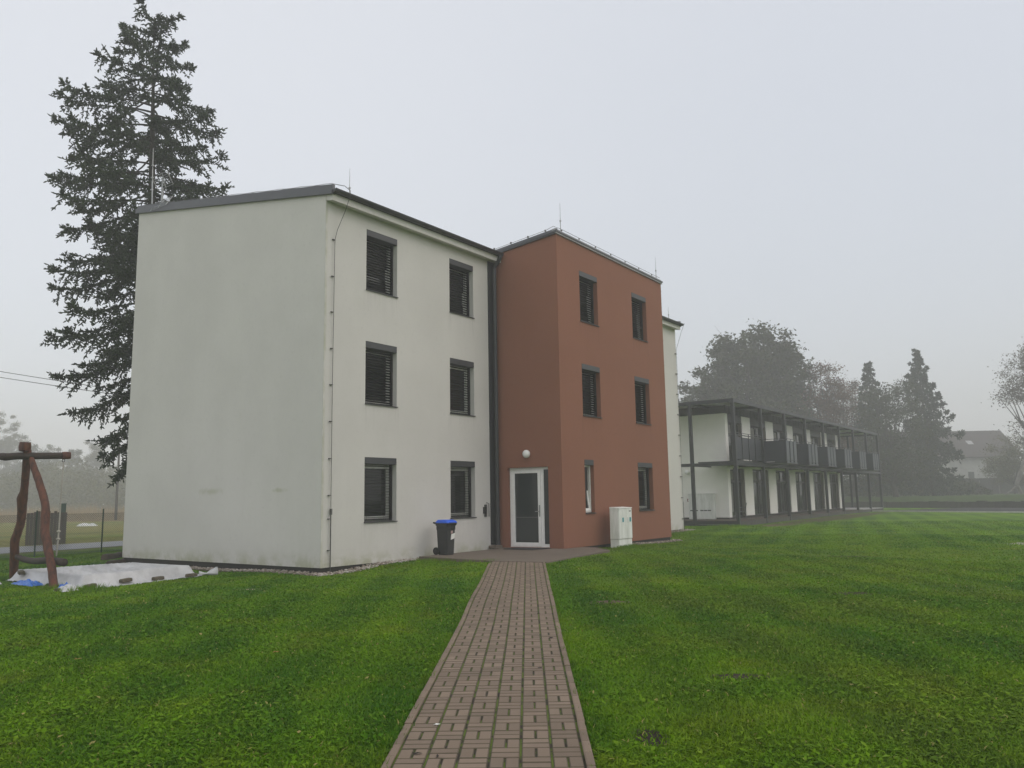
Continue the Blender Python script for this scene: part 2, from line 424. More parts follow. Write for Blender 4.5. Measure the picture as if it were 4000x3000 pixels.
# ------------------------------------------------------------------ grass colour (same on the ground and on the blades)
def grass_color(nt, p, blades):
    sep = N(nt, 'ShaderNodeSeparateXYZ'); nt.links.new(p, sep.inputs[0])
    big = noise_n(nt, p, .22, 4, .55); mid = noise_n(nt, p, .9, 5, .65); fine = noise_n(nt, scaled(nt, p, (1, 1, .2)), 7., 5, .75)
    k = .8 if not blades else 1.0
    A = lambda c: tuple(x * k for x in c)
    c = mix(nt, ramp(nt, big, .36, .64), A((.060, .172, .004)), A((.150, .280, .003)))
    c = mix(nt, mth(nt, 'MULTIPLY', ramp(nt, mid, .50, .70), .40), c, A((.26, .275, .012)))
    c = mix(nt, mth(nt, 'MULTIPLY', ramp(nt, mid, .50, .32), .45), c, A((.034, .125, .010)))
    c = mix(nt, mth(nt, 'MULTIPLY', ramp(nt, fine, .60, .28), .6), c, A((.045, .095, .007)))
    # right of the path the sward is thinner and more olive
    tt_ = mth(nt, 'ADD', mth(nt, 'MULTIPLY', mth(nt, 'SUBTRACT', sep.outputs['X'], -8.955), .5707), mth(nt, 'MULTIPLY', mth(nt, 'SUBTRACT', sep.outputs['Y'], -11.852), -.8212))
    ol = mth(nt, 'MULTIPLY', ramp(nt, tt_, .5, 2.5), mth(nt, 'SUBTRACT', 1., ramp(nt, sep.outputs['X'], 4., 18.)))
    ol = mth(nt, 'MULTIPLY', ol, ramp(nt, noise_n(nt, p, .55, 4, .65), .36, .62))
    c = mix(nt, mth(nt, 'MULTIPLY', ol, .42), c, A((.150, .175, .022)))
    # mowing lines across the far lawn
    u = mth(nt, 'ADD', mth(nt, 'MULTIPLY', sep.outputs['X'], .24), mth(nt, 'MULTIPLY', sep.outputs['Y'], -.97))
    s = mth(nt, 'SINE', mth(nt, 'ADD', mth(nt, 'MULTIPLY', u, 4.6), mth(nt, 'MULTIPLY', mid, 2.6)))
    w = mth(nt, 'MULTIPLY', ramp(nt, sep.outputs['X'], 4., 22.), .34)
    c = mix(nt, mth(nt, 'MULTIPLY', ramp(nt, s, -.6, 1.), w), c, A((.19, .37, .004)))
    u2 = mth(nt, 'ADD', mth(nt, 'MULTIPLY', sep.outputs['X'], .62), mth(nt, 'MULTIPLY', sep.outputs['Y'], -.78))
    s2 = mth(nt, 'SINE', mth(nt, 'ADD', mth(nt, 'MULTIPLY', u2, 5.2), mth(nt, 'MULTIPLY', mid, 3.0)))
    w2 = mth(nt, 'SUBTRACT', 1., ramp(nt, sep.outputs['X'], 4., 14.))
    c = mix(nt, mth(nt, 'MULTIPLY', mth(nt, 'MULTIPLY', ramp(nt, s2, -.4, .9), w2), .22), c, A((.17, .34, .008)))
    c = mix(nt, mth(nt, 'MULTIPLY', mth(nt, 'MULTIPLY', ramp(nt, s2, .4, -.9), w2), .22), c, A((.034, .125, .006)))
    # the field beyond the road on the left is paler and yellower
    f = ramp(nt, sep.outputs['Y'], 15., 24.)
    f = mth(nt, 'MULTIPLY', f, ramp(nt, mth(nt, 'SUBTRACT', sep.outputs['Y'], sep.outputs['X']), 0, 6))
    f2 = mth(nt, 'MULTIPLY', f, ramp(nt, noise_n(nt, scaled(nt, p, (.3, 1, 1)), .12, 4, .6), .3, .55))
    c = mix(nt, mth(nt, 'MULTIPLY', f2, .85), c, A((.33, .28, .085)))
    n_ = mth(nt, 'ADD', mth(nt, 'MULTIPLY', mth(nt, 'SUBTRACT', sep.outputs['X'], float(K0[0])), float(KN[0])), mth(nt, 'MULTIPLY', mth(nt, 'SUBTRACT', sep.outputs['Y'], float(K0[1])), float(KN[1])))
    c = mix(nt, mth(nt, 'MULTIPLY', ramp(nt, n_, 13., 16.), .85), c, A((.040, .062, .020)))       # rough bank beyond the road, darker green
    return c, sep, fine, mid
def soil(nt, p, sep, c, patches):
    n = mth(nt, 'MULTIPLY', noise_n(nt, p, 3.5, 5, .7), 1.1)
    for (cx, cyy, ra, rb, ang, colr) in patches:
        dx = mth(nt, 'SUBTRACT', sep.outputs['X'], cx); dy = mth(nt, 'SUBTRACT', sep.outputs['Y'], cyy)
        a = mth(nt, 'DIVIDE', mth(nt, 'ADD', mth(nt, 'MULTIPLY', dx, math.cos(ang)), mth(nt, 'MULTIPLY', dy, math.sin(ang))), ra)
        b = mth(nt, 'DIVIDE', mth(nt, 'SUBTRACT', mth(nt, 'MULTIPLY', dy, math.cos(ang)), mth(nt, 'MULTIPLY', dx, math.sin(ang))), rb)
        d = mth(nt, 'ADD', mth(nt, 'SQRT', mth(nt, 'ADD', mth(nt, 'MULTIPLY', a, a), mth(nt, 'MULTIPLY', b, b))), n)
        c = mix(nt, mth(nt, 'SUBTRACT', 1., ramp(nt, d, 1.15, 1.6)), c, colr)
    return c
AV = math.atan2(-.81, .58)     # along the view's right-hand direction
PATCH = [(-3.03, -1.53, .34, .13, AV, (.30, .24, .17)), (-1.9, -8.77, .40, .22, AV, (.13, .095, .07)), (16.3, -13.4, 1.1, .8, AV, (.36, .33, .30)),
         (31.8, -.55, 3.2, .9, 0., (.17, .115, .07)), (44, -.6, 16., 1.3, 0., (.095, .088, .04)), (-7.75, -12.35, .28, .14, .6, (.035, .026, .02)), (8.5, -9.6, 1.1, .16, AV, (.06, .05, .02)), (-5.6, -12.2, .34, .16, AV, (.05, .038, .028)), (.9, -11.7, .5, .25, AV, (.05, .045, .02)), (6.6, -14.2, .8, .4, AV, (.10, .07, .04))]
def groundmat():
    m, nt, bs, out = newmat('lawn_ground')
    p = pos(nt)
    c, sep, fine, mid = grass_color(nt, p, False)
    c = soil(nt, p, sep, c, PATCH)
    nt.links.new(c, bs.inputs['Base Color']); bs.inputs['Roughness'].default_value = .9; bs.inputs['Specular IOR Level'].default_value = .15
    bump(nt, bs, mth(nt, 'ADD', fine, noise_n(nt, p, 30., 4, .7)), .9, .05)
    return m
def blademat():
    m, nt, bs, out = newmat('grass_blades')
    g = N(nt, 'ShaderNodeNewGeometry')
    c, sep, fine, mid = grass_color(nt, g.outputs['Position'], True)
    rr = g.outputs['Random Per Island']
    c = mix(nt, mth(nt, 'MULTIPLY', ramp(nt, rr, .55, 1.0), .40), c, (.21, .31, .03))
    c = mix(nt, mth(nt, 'MULTIPLY', ramp(nt, rr, .45, .0), .38), c, (.030, .085, .006))
    c = mix(nt, mth(nt, 'GREATER_THAN', rr, .988), c, (.30, .27, .09))
    nt.links.new(c, bs.inputs['Base Color']); bs.inputs['Roughness'].default_value = .8; bs.inputs['Specular IOR Level'].default_value = .08
    tr = N(nt, 'ShaderNodeBsdfTranslucent'); nt.links.new(c, tr.inputs[0])
    mx = N(nt, 'ShaderNodeMixShader'); mx.inputs[0].default_value = .2
    nt.links.new(bs.outputs[0], mx.inputs[1]); nt.links.new(tr.outputs[0], mx.inputs[2]); nt.links.new(mx.outputs[0], out.inputs['Surface'])
    return m
M['ground'] = groundmat(); M['blade'] = blademat()

def axis(fine0, fine1, step, far0, far1):
    a = list(np.arange(fine0, fine1 + 1e-6, step)); s = step
    x = fine1
    while x < far1: s *= 1.25; x += s; a.append(min(x, far1))
    x = fine0; s = step
    while x > far0: s *= 1.25; x -= s; a.insert(0, max(x, far0))
    return np.array(a)
gx = axis(-24, 72, .6, -385, 385); gy = axis(-24, 32, .6, -385, 385)
X, Y = np.meshgrid(gx, gy); Z = h(X, Y)
nx, ny = len(gx), len(gy)
idx = (np.arange(ny - 1)[:, None] * nx + np.arange(nx - 1)[None, :]).ravel()[:, None]
np_mesh('ground', np.stack([X.ravel(), Y.ravel(), Z.ravel()], 1), [idx + np.array([[0, 1, nx + 1, nx]])], M['ground'], smooth=True)
tag(bpy.data.objects['ground'], kind='structure')

# ------------------------------------------------------------------ brick path
P0 = np.array([-8.955, -11.852]); PD = np.array([.8212, .5707]); PN = np.array([.5707, -.8212])
def pxy(s, t): q = P0 + PD * s + PN * t; return q[0], q[1]
def pz(s, t):
    x, y = pxy(s, t); return hz(x, y)
def pavermat(name, c1, c2):
    m, nt, bs, out = newmat(name)
    g = N(nt, 'ShaderNodeNewGeometry'); p = g.outputs['Position']
    c = mix(nt, g.outputs['Random Per Island'], c1, c2)
    c = mix(nt, mth(nt, 'MULTIPLY', ramp(nt, noise_n(nt, p, 1.1, 4, .6), .45, .75), .35), c, tuple(x * .62 for x in c1))
    c = mix(nt, mth(nt, 'MULTIPLY', ramp(nt, noise_n(nt, p, 170., 3, .8), .55, .75), .35), c, tuple(min(x * 1.6, 1) for x in c1))
    nt.links.new(c, bs.inputs['Base Color']); bs.inputs['Roughness'].default_value = .78; bs.inputs['Specular IOR Level'].default_value = .35
    bump(nt, bs, noise_n(nt, p, 240., 4, .75), .5, .004)
    return m
M['paver'] = pavermat('paver', (.154, .115, .083), (.215, .161, .118))
M['slab'] = pavermat('entrance_slab', (.135, .108, .085), (.15, .12, .096))
m, nt, bs, out = newmat('mossy_joint'); p = pos(nt)
nt.links.new(mix(nt, ramp(nt, noise_n(nt, p, 5., 4, .7), .38, .58), (.038, .029, .020), (.10, .15, .012)), bs.inputs['Base Color']); bs.inputs['Roughness'].default_value = .95
bump(nt, bs, noise_n(nt, p, 120., 3, .7), .7, .01); M['joint'] = m
mb = MB(); rr = random.Random(3)
def brick(mb, s0, s1, t0, t1, top, c=.0065):
    zz = [pz(s, t) + top for s, t in ((s0, t0), (s1, t0), (s1, t1), (s0, t1))]
    j = rr.uniform(-.0015, .0015)
    q = [(s0, t0), (s1, t0), (s1, t1), (s0, t1)]; sg = [(1, 1), (-1, 1), (-1, -1), (1, -1)]
    vs = []
    for (s, t), z in zip(q, zz): vs.append((*pxy(s, t), z - .06))
    for (s, t), z in zip(q, zz): vs.append((*pxy(s, t), z - .005 + j))
    for (s, t), z, (a, b) in zip(q, zz, sg): vs.append((*pxy(s + a * c, t + b * c), z + j))
    fs = [(8, 11, 10, 9)]
    for r0 in (0, 4):
        for i in range(4): fs.append((r0 + i, r0 + 4 + i, r0 + 4 + (i + 1) % 4, r0 + (i + 1) % 4))
    mb.add(vs, fs)
for j in range(-60, 75):
    for i in range(6):
        s0 = j * .2; t0 = -.6 + i * .2
        end = 14.62 - (t0 + .75) / 1.3 * .71
        if s0 + .1 > end: continue
        g, gc = .0045, .0075
        a0, a1, b0, b1 = s0 + g, s0 + .2 - g, t0 + gc, t0 + .2 - gc
        if (i + j) % 2: brick(mb, a0, a1, b0, t0 + .1 - .0055, .030); brick(mb, a0, a1, t0 + .1 + .0055, b1, .030)
        else: brick(mb, a0, s0 + .1 - g * .8, b0, b1, .030); brick(mb, s0 + .1 + g * .8, a1, b0, b1, .030)
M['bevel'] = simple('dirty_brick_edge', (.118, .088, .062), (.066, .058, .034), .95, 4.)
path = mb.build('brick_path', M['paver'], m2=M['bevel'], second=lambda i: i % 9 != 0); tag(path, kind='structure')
ss = np.arange(-12, 15.01, .25); V = []
for s in ss:
    e = min(s, 14.9)
    for t in (-.66, 0, .66): V.append((*pxy(e, t), pz(e, t) + .019))
n3 = len(ss); F = np.array([[i * 3 + k, (i + 1) * 3 + k, (i + 1) * 3 + k + 1, i * 3 + k + 1] for i in range(n3 - 1) for k in (0, 1)])
o = np_mesh('path_joints', np.array(V), [F], M['joint']); tag(o, kind='structure')
mb = MB()
for sd in (-1, 1):
    s = -12.
    while s < 14.0:
        t0, t1 = (-.66, -.606) if sd < 0 else (.606, .66)
        dz = rr.uniform(-.004, .006); dt = rr.uniform(-.004, .004)
        e = min(s + .994, (14.6 if sd < 0 else 13.95))
        n_ = 4
        for q in range(n_):
            brick(mb, s + (e - s) * q / n_, s + (e - s) * (q + 1) / n_, t0 + dt, t1 + dt, .038 + dz, .009 if q not in (0, n_ - 1) else .009)
        s += 1.0
kb = mb.build('path_kerb', M['paver']); tag(kb, kind='structure')

# entrance platform of plain slabs
PLAT = [(3.05, -.38), (2.68, -2.99), (2.83, -4.44), (7.0, -3.79), (8.0, -2.75), (8.05, -2.32), (7.16, -2.28), (6.99, -.02), (6.62, -.04), (6.55, -.36)]
mb = MB(); mb.prism(PLAT, .16, .302)
pl = mb.build('entrance_paving', M['slab'], bevel=.012); tag(pl, kind='structure')
mb = MB()
for a, b in ((PLAT[0], PLAT[1]), (PLAT[2], PLAT[3]), (PLAT[3], PLAT[4])):
    a = Vector((*a, 0)); b = Vector((*b, 0)); d = (b - a); L = d.length; d.normalize(); nrm = Vector((d.y, -d.x, 0))
    if nrm.dot(Vector((5, -2, 0)) - a) > 0: nrm = -nrm
    k = int(L // 1.0) or 1
    for q in range(k):
        p, e = a + d * (L * q / k + .003), a + d * (L * (q + 1) / k - .003)
        mb.hexa([p + Vector((0, 0, .14)), e + Vector((0, 0, .14)), e + nrm * .05 + Vector((0, 0, .14)), p + nrm * .05 + Vector((0, 0, .14)),
                 p + Vector((0, 0, .307)), e + Vector((0, 0, .307)), e + nrm * .05 + Vector((0, 0, .307)), p + nrm * .05 + Vector((0, 0, .307))])
o = mb.build('entrance_kerb', M['slab'], bevel=.006); tag(o, kind='structure')

# ------------------------------------------------------------------ the apartment building
BL = thing('apartment_building', 'three storey white rendered apartment block with projecting rust red entrance block', 'building', (0, 0, 0))
def frame_T(o, u):
    """local (u, d, z): u along the wall, d outwards"""
    u = Vector(u).normalized(); n = Vector((u.y, -u.x, 0))
    T = Matrix(((u.x, n.x, 0, o[0]), (u.y, n.y, 0, o[1]), (0, 0, 1, o[2]), (0, 0, 0, 1)))
    return T
def wall_face(mb, u0, u1, z0, zt0, zt1, ops, rev=.33):
    us = sorted({u0, u1, *[o[0] for o in ops], *[o[1] for o in ops]})
    zs = sorted({z0, *[o[2] for o in ops], *[o[3] for o in ops]})
    top = lambda u: zt0 + (zt1 - zt0) * (u - u0) / (u1 - u0)
    for a, b in zip(us[:-1], us[1:]):
        for k, z in enumerate(zs):
            last = k == len(zs) - 1
            c = (a + b) / 2
            zn = None if last else zs[k + 1]
            cz = z + 1e-4 if last else (z + zn) / 2
            if any(o[0] < c < o[1] and o[2] < cz < o[3] for o in ops): continue
            if last: mb.quad((a, 0, z), (b, 0, z), (b, 0, top(b)), (a, 0, top(a)))
            else: mb.quad((a, 0, z), (b, 0, z), (b, 0, zn), (a, 0, zn))
    for o in ops:
        a, b, z, zz = o[:4]; r = -(o[4] if len(o) > 4 else rev)
        mb.quad((a, 0, z), (a, 0, zz), (a, r, zz), (a, r, z)); mb.quad((b, 0, zz), (b, 0, z), (b, r, z), (b, r, zz))
        mb.quad((a, 0, zz), (b, 0, zz), (b, r, zz), (a, r, zz)); mb.quad((a, 0, z), (a, r, z), (b, r, z), (b, 0, z))
P = 3.0
ZTW, ZBW, ZTR, ZBR = 2.875, 1.246, 2.921, 1.293
WA, WB = (1.389, 2.543), (4.748, 5.875)
wops = [(u[0], u[1], ZBW + k * P, ZTW + k * P) for u in (WA, WB) for k in range(3)]
REAR = 8.77; ZF = 9.257; ZR = 10.90; ZG = 9.42; XE = 20.6
TF = frame_T((0, 0, 0), (1, 0, 0))                        # front facade, u = x
TG = frame_T((0, REAR, 0), (0, -1, 0))                    # gable, u = REAR - y
mb = MB()
mb.T = TF; wall_face(mb, 0, 7.0, .222, 9.41, 9.41, wops)
wall_face(mb, 14.4, XE, .30, 9.41, 9.41, [])
mb.T = TG; wall_face(mb, 0, REAR, .222, ZR, ZG, [])
mb.T = None
mb.quad((XE, 0, .25), (XE, REAR, .25), (XE, REAR, ZR), (XE, 0, ZG))
mb.quad((XE, REAR, .22), (0, REAR, .22), (0, REAR, ZR), (XE, REAR, ZR))
wall = mb.build('wall', M['white'], BL)
mb = MB()
i = .035
mb.box((i, i, -.15), (7.0, .3, .222)); mb.box((i, .3, -.15), (.3, REAR - i, .222)); mb.build('plinth', M['plinth'], BL)
mb = MB(); mb.box((14.3, i, -.1), (XE - i, .3, .30)); mb.box((XE - .3, .3, -.1), (XE - i, REAR - i, .25)); mb.build('plinth', M['plinth'], BL)

# windows ------------------------------------------------------------
def window(T, u0, u1, z0, z1, tilt=0.0, tilt_rev=False, blind=True, slat_tilt=12, bright=False, name='window', seed=0):
    rs = random.Random(seed)
    D = -.33 if blind else -.20
    zb = z1 - .168                                  # underside of the shutter box
    fr = MB(T); fw = .065
    a, b = u0 + .012, u1 - .012
    fr.box((a, D, z0 + .012), (a + fw, D + .075, zb)); fr.box((b - fw, D, z0 + .012), (b, D + .075, zb))
    fr.box((a + fw, D, z0 + .012), (b - fw, D + .0745, z0 + .012 + fw)); fr.box((a + fw, D, zb - .05), (b - fw, D + .0745, zb))
    W = fr.build(name, M['upvc_dirty'], BL)
    # opening sash and its pane, hinged along the bottom edge
    sa, sb, sz, sZ = a + .05, b - .05, z0 + .062, zb - .035
    Tt = T @ Matrix.Translation((0, D + .06, sz)) @ Matrix.Rotation(R(tilt), 4, 'X')
    s = MB(Tt); H = sZ - sz; k = .072
    s.box((sa, -.05, 0), (sa + k, .022, H)); s.box((sb - k, -.05, 0), (sb, .022, H)); s.box((sa + k, -.05, 0), (sb - k, .0215, k)); s.box((sa + k, -.05, H - k), (sb - k, .0215, H))
    s.build('sash', M['upvc'] if bright else M['upvc_dirty'], W)
    g = MB(Tt); g.box((sa + k, -.03, k), (sb - k, -.012, H - k)); g.build('glass', M['glass'], W)
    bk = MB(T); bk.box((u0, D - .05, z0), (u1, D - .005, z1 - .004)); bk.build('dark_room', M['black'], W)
    bx = MB(T); bx.box((u0 + .004, -.25, zb), (u1 - .004, .004, z1 - .003)); bx.build('shutter_box', M['anthra'], W, bevel=.006)
    si = MB(T)
    si.hexa([(u0 - .012, -.26, z0 - .012), (u1 + .012, -.26, z0 - .012), (u1 + .012, .042, z0 - .026), (u0 - .012, .042, z0 - .026),
             (u0 - .012, -.26, z0 + .016), (u1 + .012, -.26, z0 + .016), (u1 + .012, .042, z0 - .004), (u0 - .012, .042, z0 - .004)])
    si.build('sill', M['anthra_dark'], W)
    for ga, gb in ((u0 + .004, u0 + .032), (u1 - .032, u1 - .004)):
        gr = MB(T); gr.box((ga, -.235, z0 + .012), (gb, -.150, zb)); gr.build('guide_rail', M['black'], W)
    if blind:
        bl = MB(T); z = zb - .05; ang = R(slat_tilt)
        ca, sa2 = math.cos(ang), math.sin(ang)
        while z > z0 + .07:
            an = ang + R(rs.uniform(-2, 2)); ca, sa2 = math.cos(an), math.sin(an); w = .036
            d0 = -.192
            for q in (0,):
                p = [(-w * ca, -w * sa2 + 0), (0, .006), (w * ca, w * sa2)]
                th = .0022
                for (da, za), (db, zc) in ((p[0], p[1]), (p[1], p[2])):
                    bl.hexa([(u0 + .033, d0 + da, z + za - th), (u1 - .033, d0 + da, z + za - th), (u1 - .033, d0 + db, z + zc - th), (u0 + .033, d0 + db, z + zc - th),
                             (u0 + .033, d0 + da, z + za + th), (u1 - .033, d0 + da, z + za + th), (u1 - .033, d0 + db, z + zc + th), (u0 + .033, d0 + db, z + zc + th)])
            z -= .073
        bl.box((u0 + .034, -.205, z0 + .03), (u1 - .034, -.18, z0 + .058))
        for q in (.2, .8):                           # ladder cords
            uu = u0 + (u1 - u0) * q
            for dd in (-.230, -.156): bl.box((uu - .002, dd, z0 + .05), (uu + .002, dd + .002, zb))
        bl.build('blind', M['slat'], W)
    return W
for c, u in enumerate((WA, WB)):
    for k in range(3):
        window(TF, u[0], u[1], ZBW + k * P, ZTW + k * P, tilt=(6.5 if k == 2 else 0), slat_tilt=((3, 26, 8), (-4, 6, 5))[c][k], seed=k * 2 + c)

# rust red entrance block --------------------------------------------
RA = Vector((6.97, 0, 0)); RB = Vector((7.16, -2.241, 0)); XR2 = 14.479; YR = -2.241
TL = frame_T(RA, RB - RA); LL = (RB - RA).length
TR = frame_T((7.16, YR, 0), (1, 0, 0))
WC, WC0, WD = (8.465, 9.601), (8.465, 9.025), (12.023, 13.147)
rops = [((WC0 if k == 0 else WC)[0] - 7.16, (WC0 if k == 0 else WC)[1] - 7.16, ZBR + k * P, ZTR + k * P) for k in range(3)] + [(WD[0] - 7.16, WD[1] - 7.16, ZBR + k * P, ZTR + k * P) for k in range(3)]
mb = MB(TL)
DOOR = (.372, 1.785, .318, 2.693, .14)
wall_face(mb, 0, LL, .291, 9.50, 9.80, [DOOR])
mb.T = TR; wall_face(mb, 0, XR2 - 7.16, .291, 9.80, 9.737, rops)
mb.T = None; mb.quad((XR2, YR, .291), (XR2, .05, .291), (XR2, .05, 9.44), (XR2, YR, 9.737))
red = mb.build('entrance_block_wall', M['red'], BL); red['label'] = 'rust red rendered wall of the projecting entrance block'
mb = MB(); mb.box((8.1, YR + .035, -.1), (XR2 - .035, YR + .3, .291)); mb.box((XR2 - .3, YR + .3, -.1), (XR2 - .035, 0, .291)); mb.box((7.2, YR + .04, .1), (8.1, YR + .3, .291))
mb.build('plinth', M['plinth'], BL)
for k in range(3):
    for c in (0, 1):
        u = (WC0 if k == 0 else WC) if c == 0 else WD
        bl = not (k == 0 and c == 0)
        window(TR, u[0] - 7.16, u[1] - 7.16, ZBR + k * P, ZTR + k * P, tilt=(8 if not bl else (5 if k == 2 else 0)), blind=bl, bright=not bl, slat_tilt=(2, 32, 14)[k], seed=20 + k * 2 + c)

# glazed entrance door
d0 = -.13
mb = MB(TL); a, b, z0, z1 = DOOR[0] + .004, DOOR[1] - .003, .335, 2.688
mb.box((a, d0 - .07, z0), (a + .075, d0, z1)); mb.box((a + .075, d0 - .07, z1 - .07), (b, d0 - .001, z1))
mu = 1.452
mb.box((mu, d0 - .07, z0), (mu + .10, d0 - .0005, z1 - .07)); mb.box((b - .012, d0 - .07, z0), (b, d0, z1 - .07))
mb.box((mu + .10, d0 - .07, z0), (b - .012, d0 - .001, z0 + .075)); mb.box((a, d0 - .07, .302), (b, d0 + .012, z0))
DR = mb.build('door', M['upvc'], BL, bevel=.004)
mb = MB(TL); la, lb, lz, lZ = a + .078, mu - .004, z0 + .008, z1 - .074; w = .095
mb.box((la, d0 - .06, lz), (la + w, d0 + .012, lZ)); mb.box((lb - w, d0 - .06, lz), (lb, d0 + .012, lZ))
mb.box((la + w, d0 - .06, lz), (lb - w, d0 + .0115, lz + .11)); mb.box((la + w, d0 - .06, lZ - w), (lb - w, d0 + .0115, lZ))
mb.build('door_leaf', M['upvc'], DR, bevel=.004)
mb = MB(TL); mb.box((la + w, d0 - .035, lz + .11), (lb - w, d0 - .015, lZ - w)); mb.build('glass', M['glass_door'], DR)
mb = MB(TL); mb.box((la + w, d0 - .05, 1.19), (lb - w, d0 - .008, 1.205)); mb.box((la + w, d0 - .05, lz + .11), (la + w + .03, d0 - .008, 1.75)); mb.build('inner_bar', M['plastic_grey'], DR)
mb = MB(TL); mb.box((mu + .10, d0 - .04, z0 + .075), (b - .012, d0 - .02, z1 - .07)); mb.build('side_light', M['glass_door'], DR)
mb = MB(TL); mb.box((lb - .06, d0 + .012, 1.22), (lb - .02, d0 + .022, 1.56)); mb.tube([(lb - .04, d0 + .02, 1.375), (lb - .04, d0 + .06, 1.375), (lb - .17, d0 + .06, 1.372)], .011, 8)
mb.build('handle', M['steel'], DR, smooth=False)
for zz in (2.40, 2.19, 1.355, .52):
    mb = MB(TL); mb.tube([(a + .072, d0 + .022, zz - .055), (a + .072, d0 + .022, zz + .055)], .015, 8); mb.box((a + .08, d0 + .012, zz + .0), (a + .15, d0 + .024, zz + .04)); mb.box((a + .01, d0, zz - .045), (a + .066, d0 + .012, zz - .005))
    mb.build('hinge', M['upvc'], DR)
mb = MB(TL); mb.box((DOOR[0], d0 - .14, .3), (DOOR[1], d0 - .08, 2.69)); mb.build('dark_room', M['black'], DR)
mb = MB(); c = TL @ Vector((1.089, .07, 3.09)); mb.ball(c, .125, 20, 12, (.85, 1, 1)); mb.T = TL; mb.tube([(1.089, -.0, 3.09), (1.089, .03, 3.09)], .075, 16)
mb.T = None; mb.build('wall_lamp', M['globe'], BL, smooth=True)

# roofs ---------------------------------------------------------------
SL = .169
zr = lambda y, o=0.: 9.475 + SL * (y + .28) + o
mb = MB()
mb.hexa([(-.02, -.33, zr(-.33, -.05)), (XE + .02, -.33, zr(-.33, -.05)), (XE + .02, REAR + .15, zr(REAR + .15, -.05)), (-.02, REAR + .15, zr(REAR + .15, -.05)),
         (-.02, -.33, zr(-.33)), (XE + .02, -.33, zr(-.33)), (XE + .02, REAR + .15, zr(REAR + .15)), (-.02, REAR + .15, zr(REAR + .15))])
mb.build('roof', M['fascia'], BL)
for x0, x1, s in ((-.075, .03, 1), (XE - .03, XE + .075, -1)):
    ya, yb = -.28, REAR + .04; mb = MB()                   # folded verge flashing in two steps
    A, B = (x0 + (.028 if s > 0 else 0), x1 - (0 if s > 0 else .028))
    mb.hexa([(A, ya, zr(ya, -.13)), (B, ya, zr(ya, -.13)), (B, yb, zr(yb, -.13)), (A, yb, zr(yb, -.13)), (A, ya, zr(ya, .115)), (B, ya, zr(ya, .115)), (B, yb - .0, zr(yb, .115)), (A, yb, zr(yb, .115))])
    A, B = (x0, x0 + .026) if s > 0 else (x1 - .026, x1)
    yc = yb + .06
    mb.hexa([(A, ya, zr(ya, -.135)), (B, ya, zr(ya, -.135)), (B, yc, zr(yc, -.135)), (A, yc, zr(yc, -.135)), (A, ya, zr(ya, .0)), (B, ya, zr(ya, .0)), (B, yc, zr(yc, .0)), (A, yc, zr(yc, .0))])
    mb.build('verge_flashing', M['fascia'], BL)
for x0, x1 in ((0.003, 6.99), (14.5, XE + .03)):            # boxed eaves under the gutter
    mb = MB(); mb.hexa([(x0, -.25, 9.20), (x1, -.25, 9.20), (x1, -.002, 9.245), (x0, -.002, 9.245), (x0, -.25, 9.375), (x1, -.25, 9.375), (x1, -.002, 9.42), (x0, -.002, 9.42)])
    mb.build('eaves_box', M['white'], BL)
for x0, x1 in ((-.06, 6.93), (14.52, XE + .06)):
    k = 9; mb = MB()                                        # half-round gutters
    for q in range(k):
        a0, a1 = math.pi + math.pi * q / k, math.pi + math.pi * (q + 1) / k
        pr = lambda a_, r_: (-.335 + r_ * math.cos(a_), 9.45 + r_ * math.sin(a_))
        (y0, z0), (y1, z1), (y2, z2), (y3, z3) = pr(a0, .078), pr(a1, .078), pr(a1, .07), pr(a0, .07)
        mb.hexa([(x0, y0, z0), (x1, y0, z0), (x1, y1, z1), (x0, y1, z1), (x0, y3, z3), (x1, y3, z3), (x1, y2, z2), (x0, y2, z2)])
    mb.tube([(x0, -.413, 9.452), (x1, -.413, 9.452)], .011, 8)
    for xx in (x0, x1 - .006): mb.extr([(xx, -.335 + .076 * math.cos(math.pi + math.pi * q / 8), 9.45 + .076 * math.sin(math.pi + math.pi * q / 8)) for q in range(9)], (.006, 0, 0))
    mb.box((x0, -.26, 9.376), (x1, -.252, 9.47))
    mb.build('gutter', M['gutter'], BL)
mb = MB(); px = 6.80
mb.tube([(6.82, -.335, 9.39), (6.82, -.335, 9.30), (6.82, -.25, 9.18), (px, -.125, 9.02), (px, -.125, 8.9), (px, -.125, 1.5)], .062, 14)
mb.tube([(px, -.125, 1.52), (px, -.125, .46)], .07, 14); mb.tube([(px, -.125, .46), (px, -.125, .30)], .078, 14)
for z in (8.6, 6.6, 4.6, 2.6): mb.tube([(px, -.125, z), (px, -.125, z + .035)], .070, 14)
mb.box((6.60, -.035, .4), (6.975, -.002, 9.2)); mb.build('downpipe', M['anthra_dark'], BL, smooth=False)
mb = MB(); mb.cbox((6.62, -.17, .303), (.34, .26, .085), .012); mb.build('drain_block', M['slab'], BL)
mb = MB()                                                  # red block: roof sheet and upstand all round
zz = lambda x, y: 9.83 + (x - 7.16) / 7.32 * -.065 + (y - YR) * -.135
E1 = [(7.08, YR - .06), (XR2 + .06, YR - .06), (XR2 + .06, .75), (6.88, .75)]
mb.add([(x, y, zz(x, y)) for x, y in E1] + [(x, y, zz(x, y) + .05) for x, y in E1], [(3, 2, 1, 0), (4, 5, 6, 7), (0, 1, 5, 4), (1, 2, 6, 5), (2, 3, 7, 6), (3, 0, 4, 7)])
mb.build('roof', M['fascia'], BL)
mb = MB()
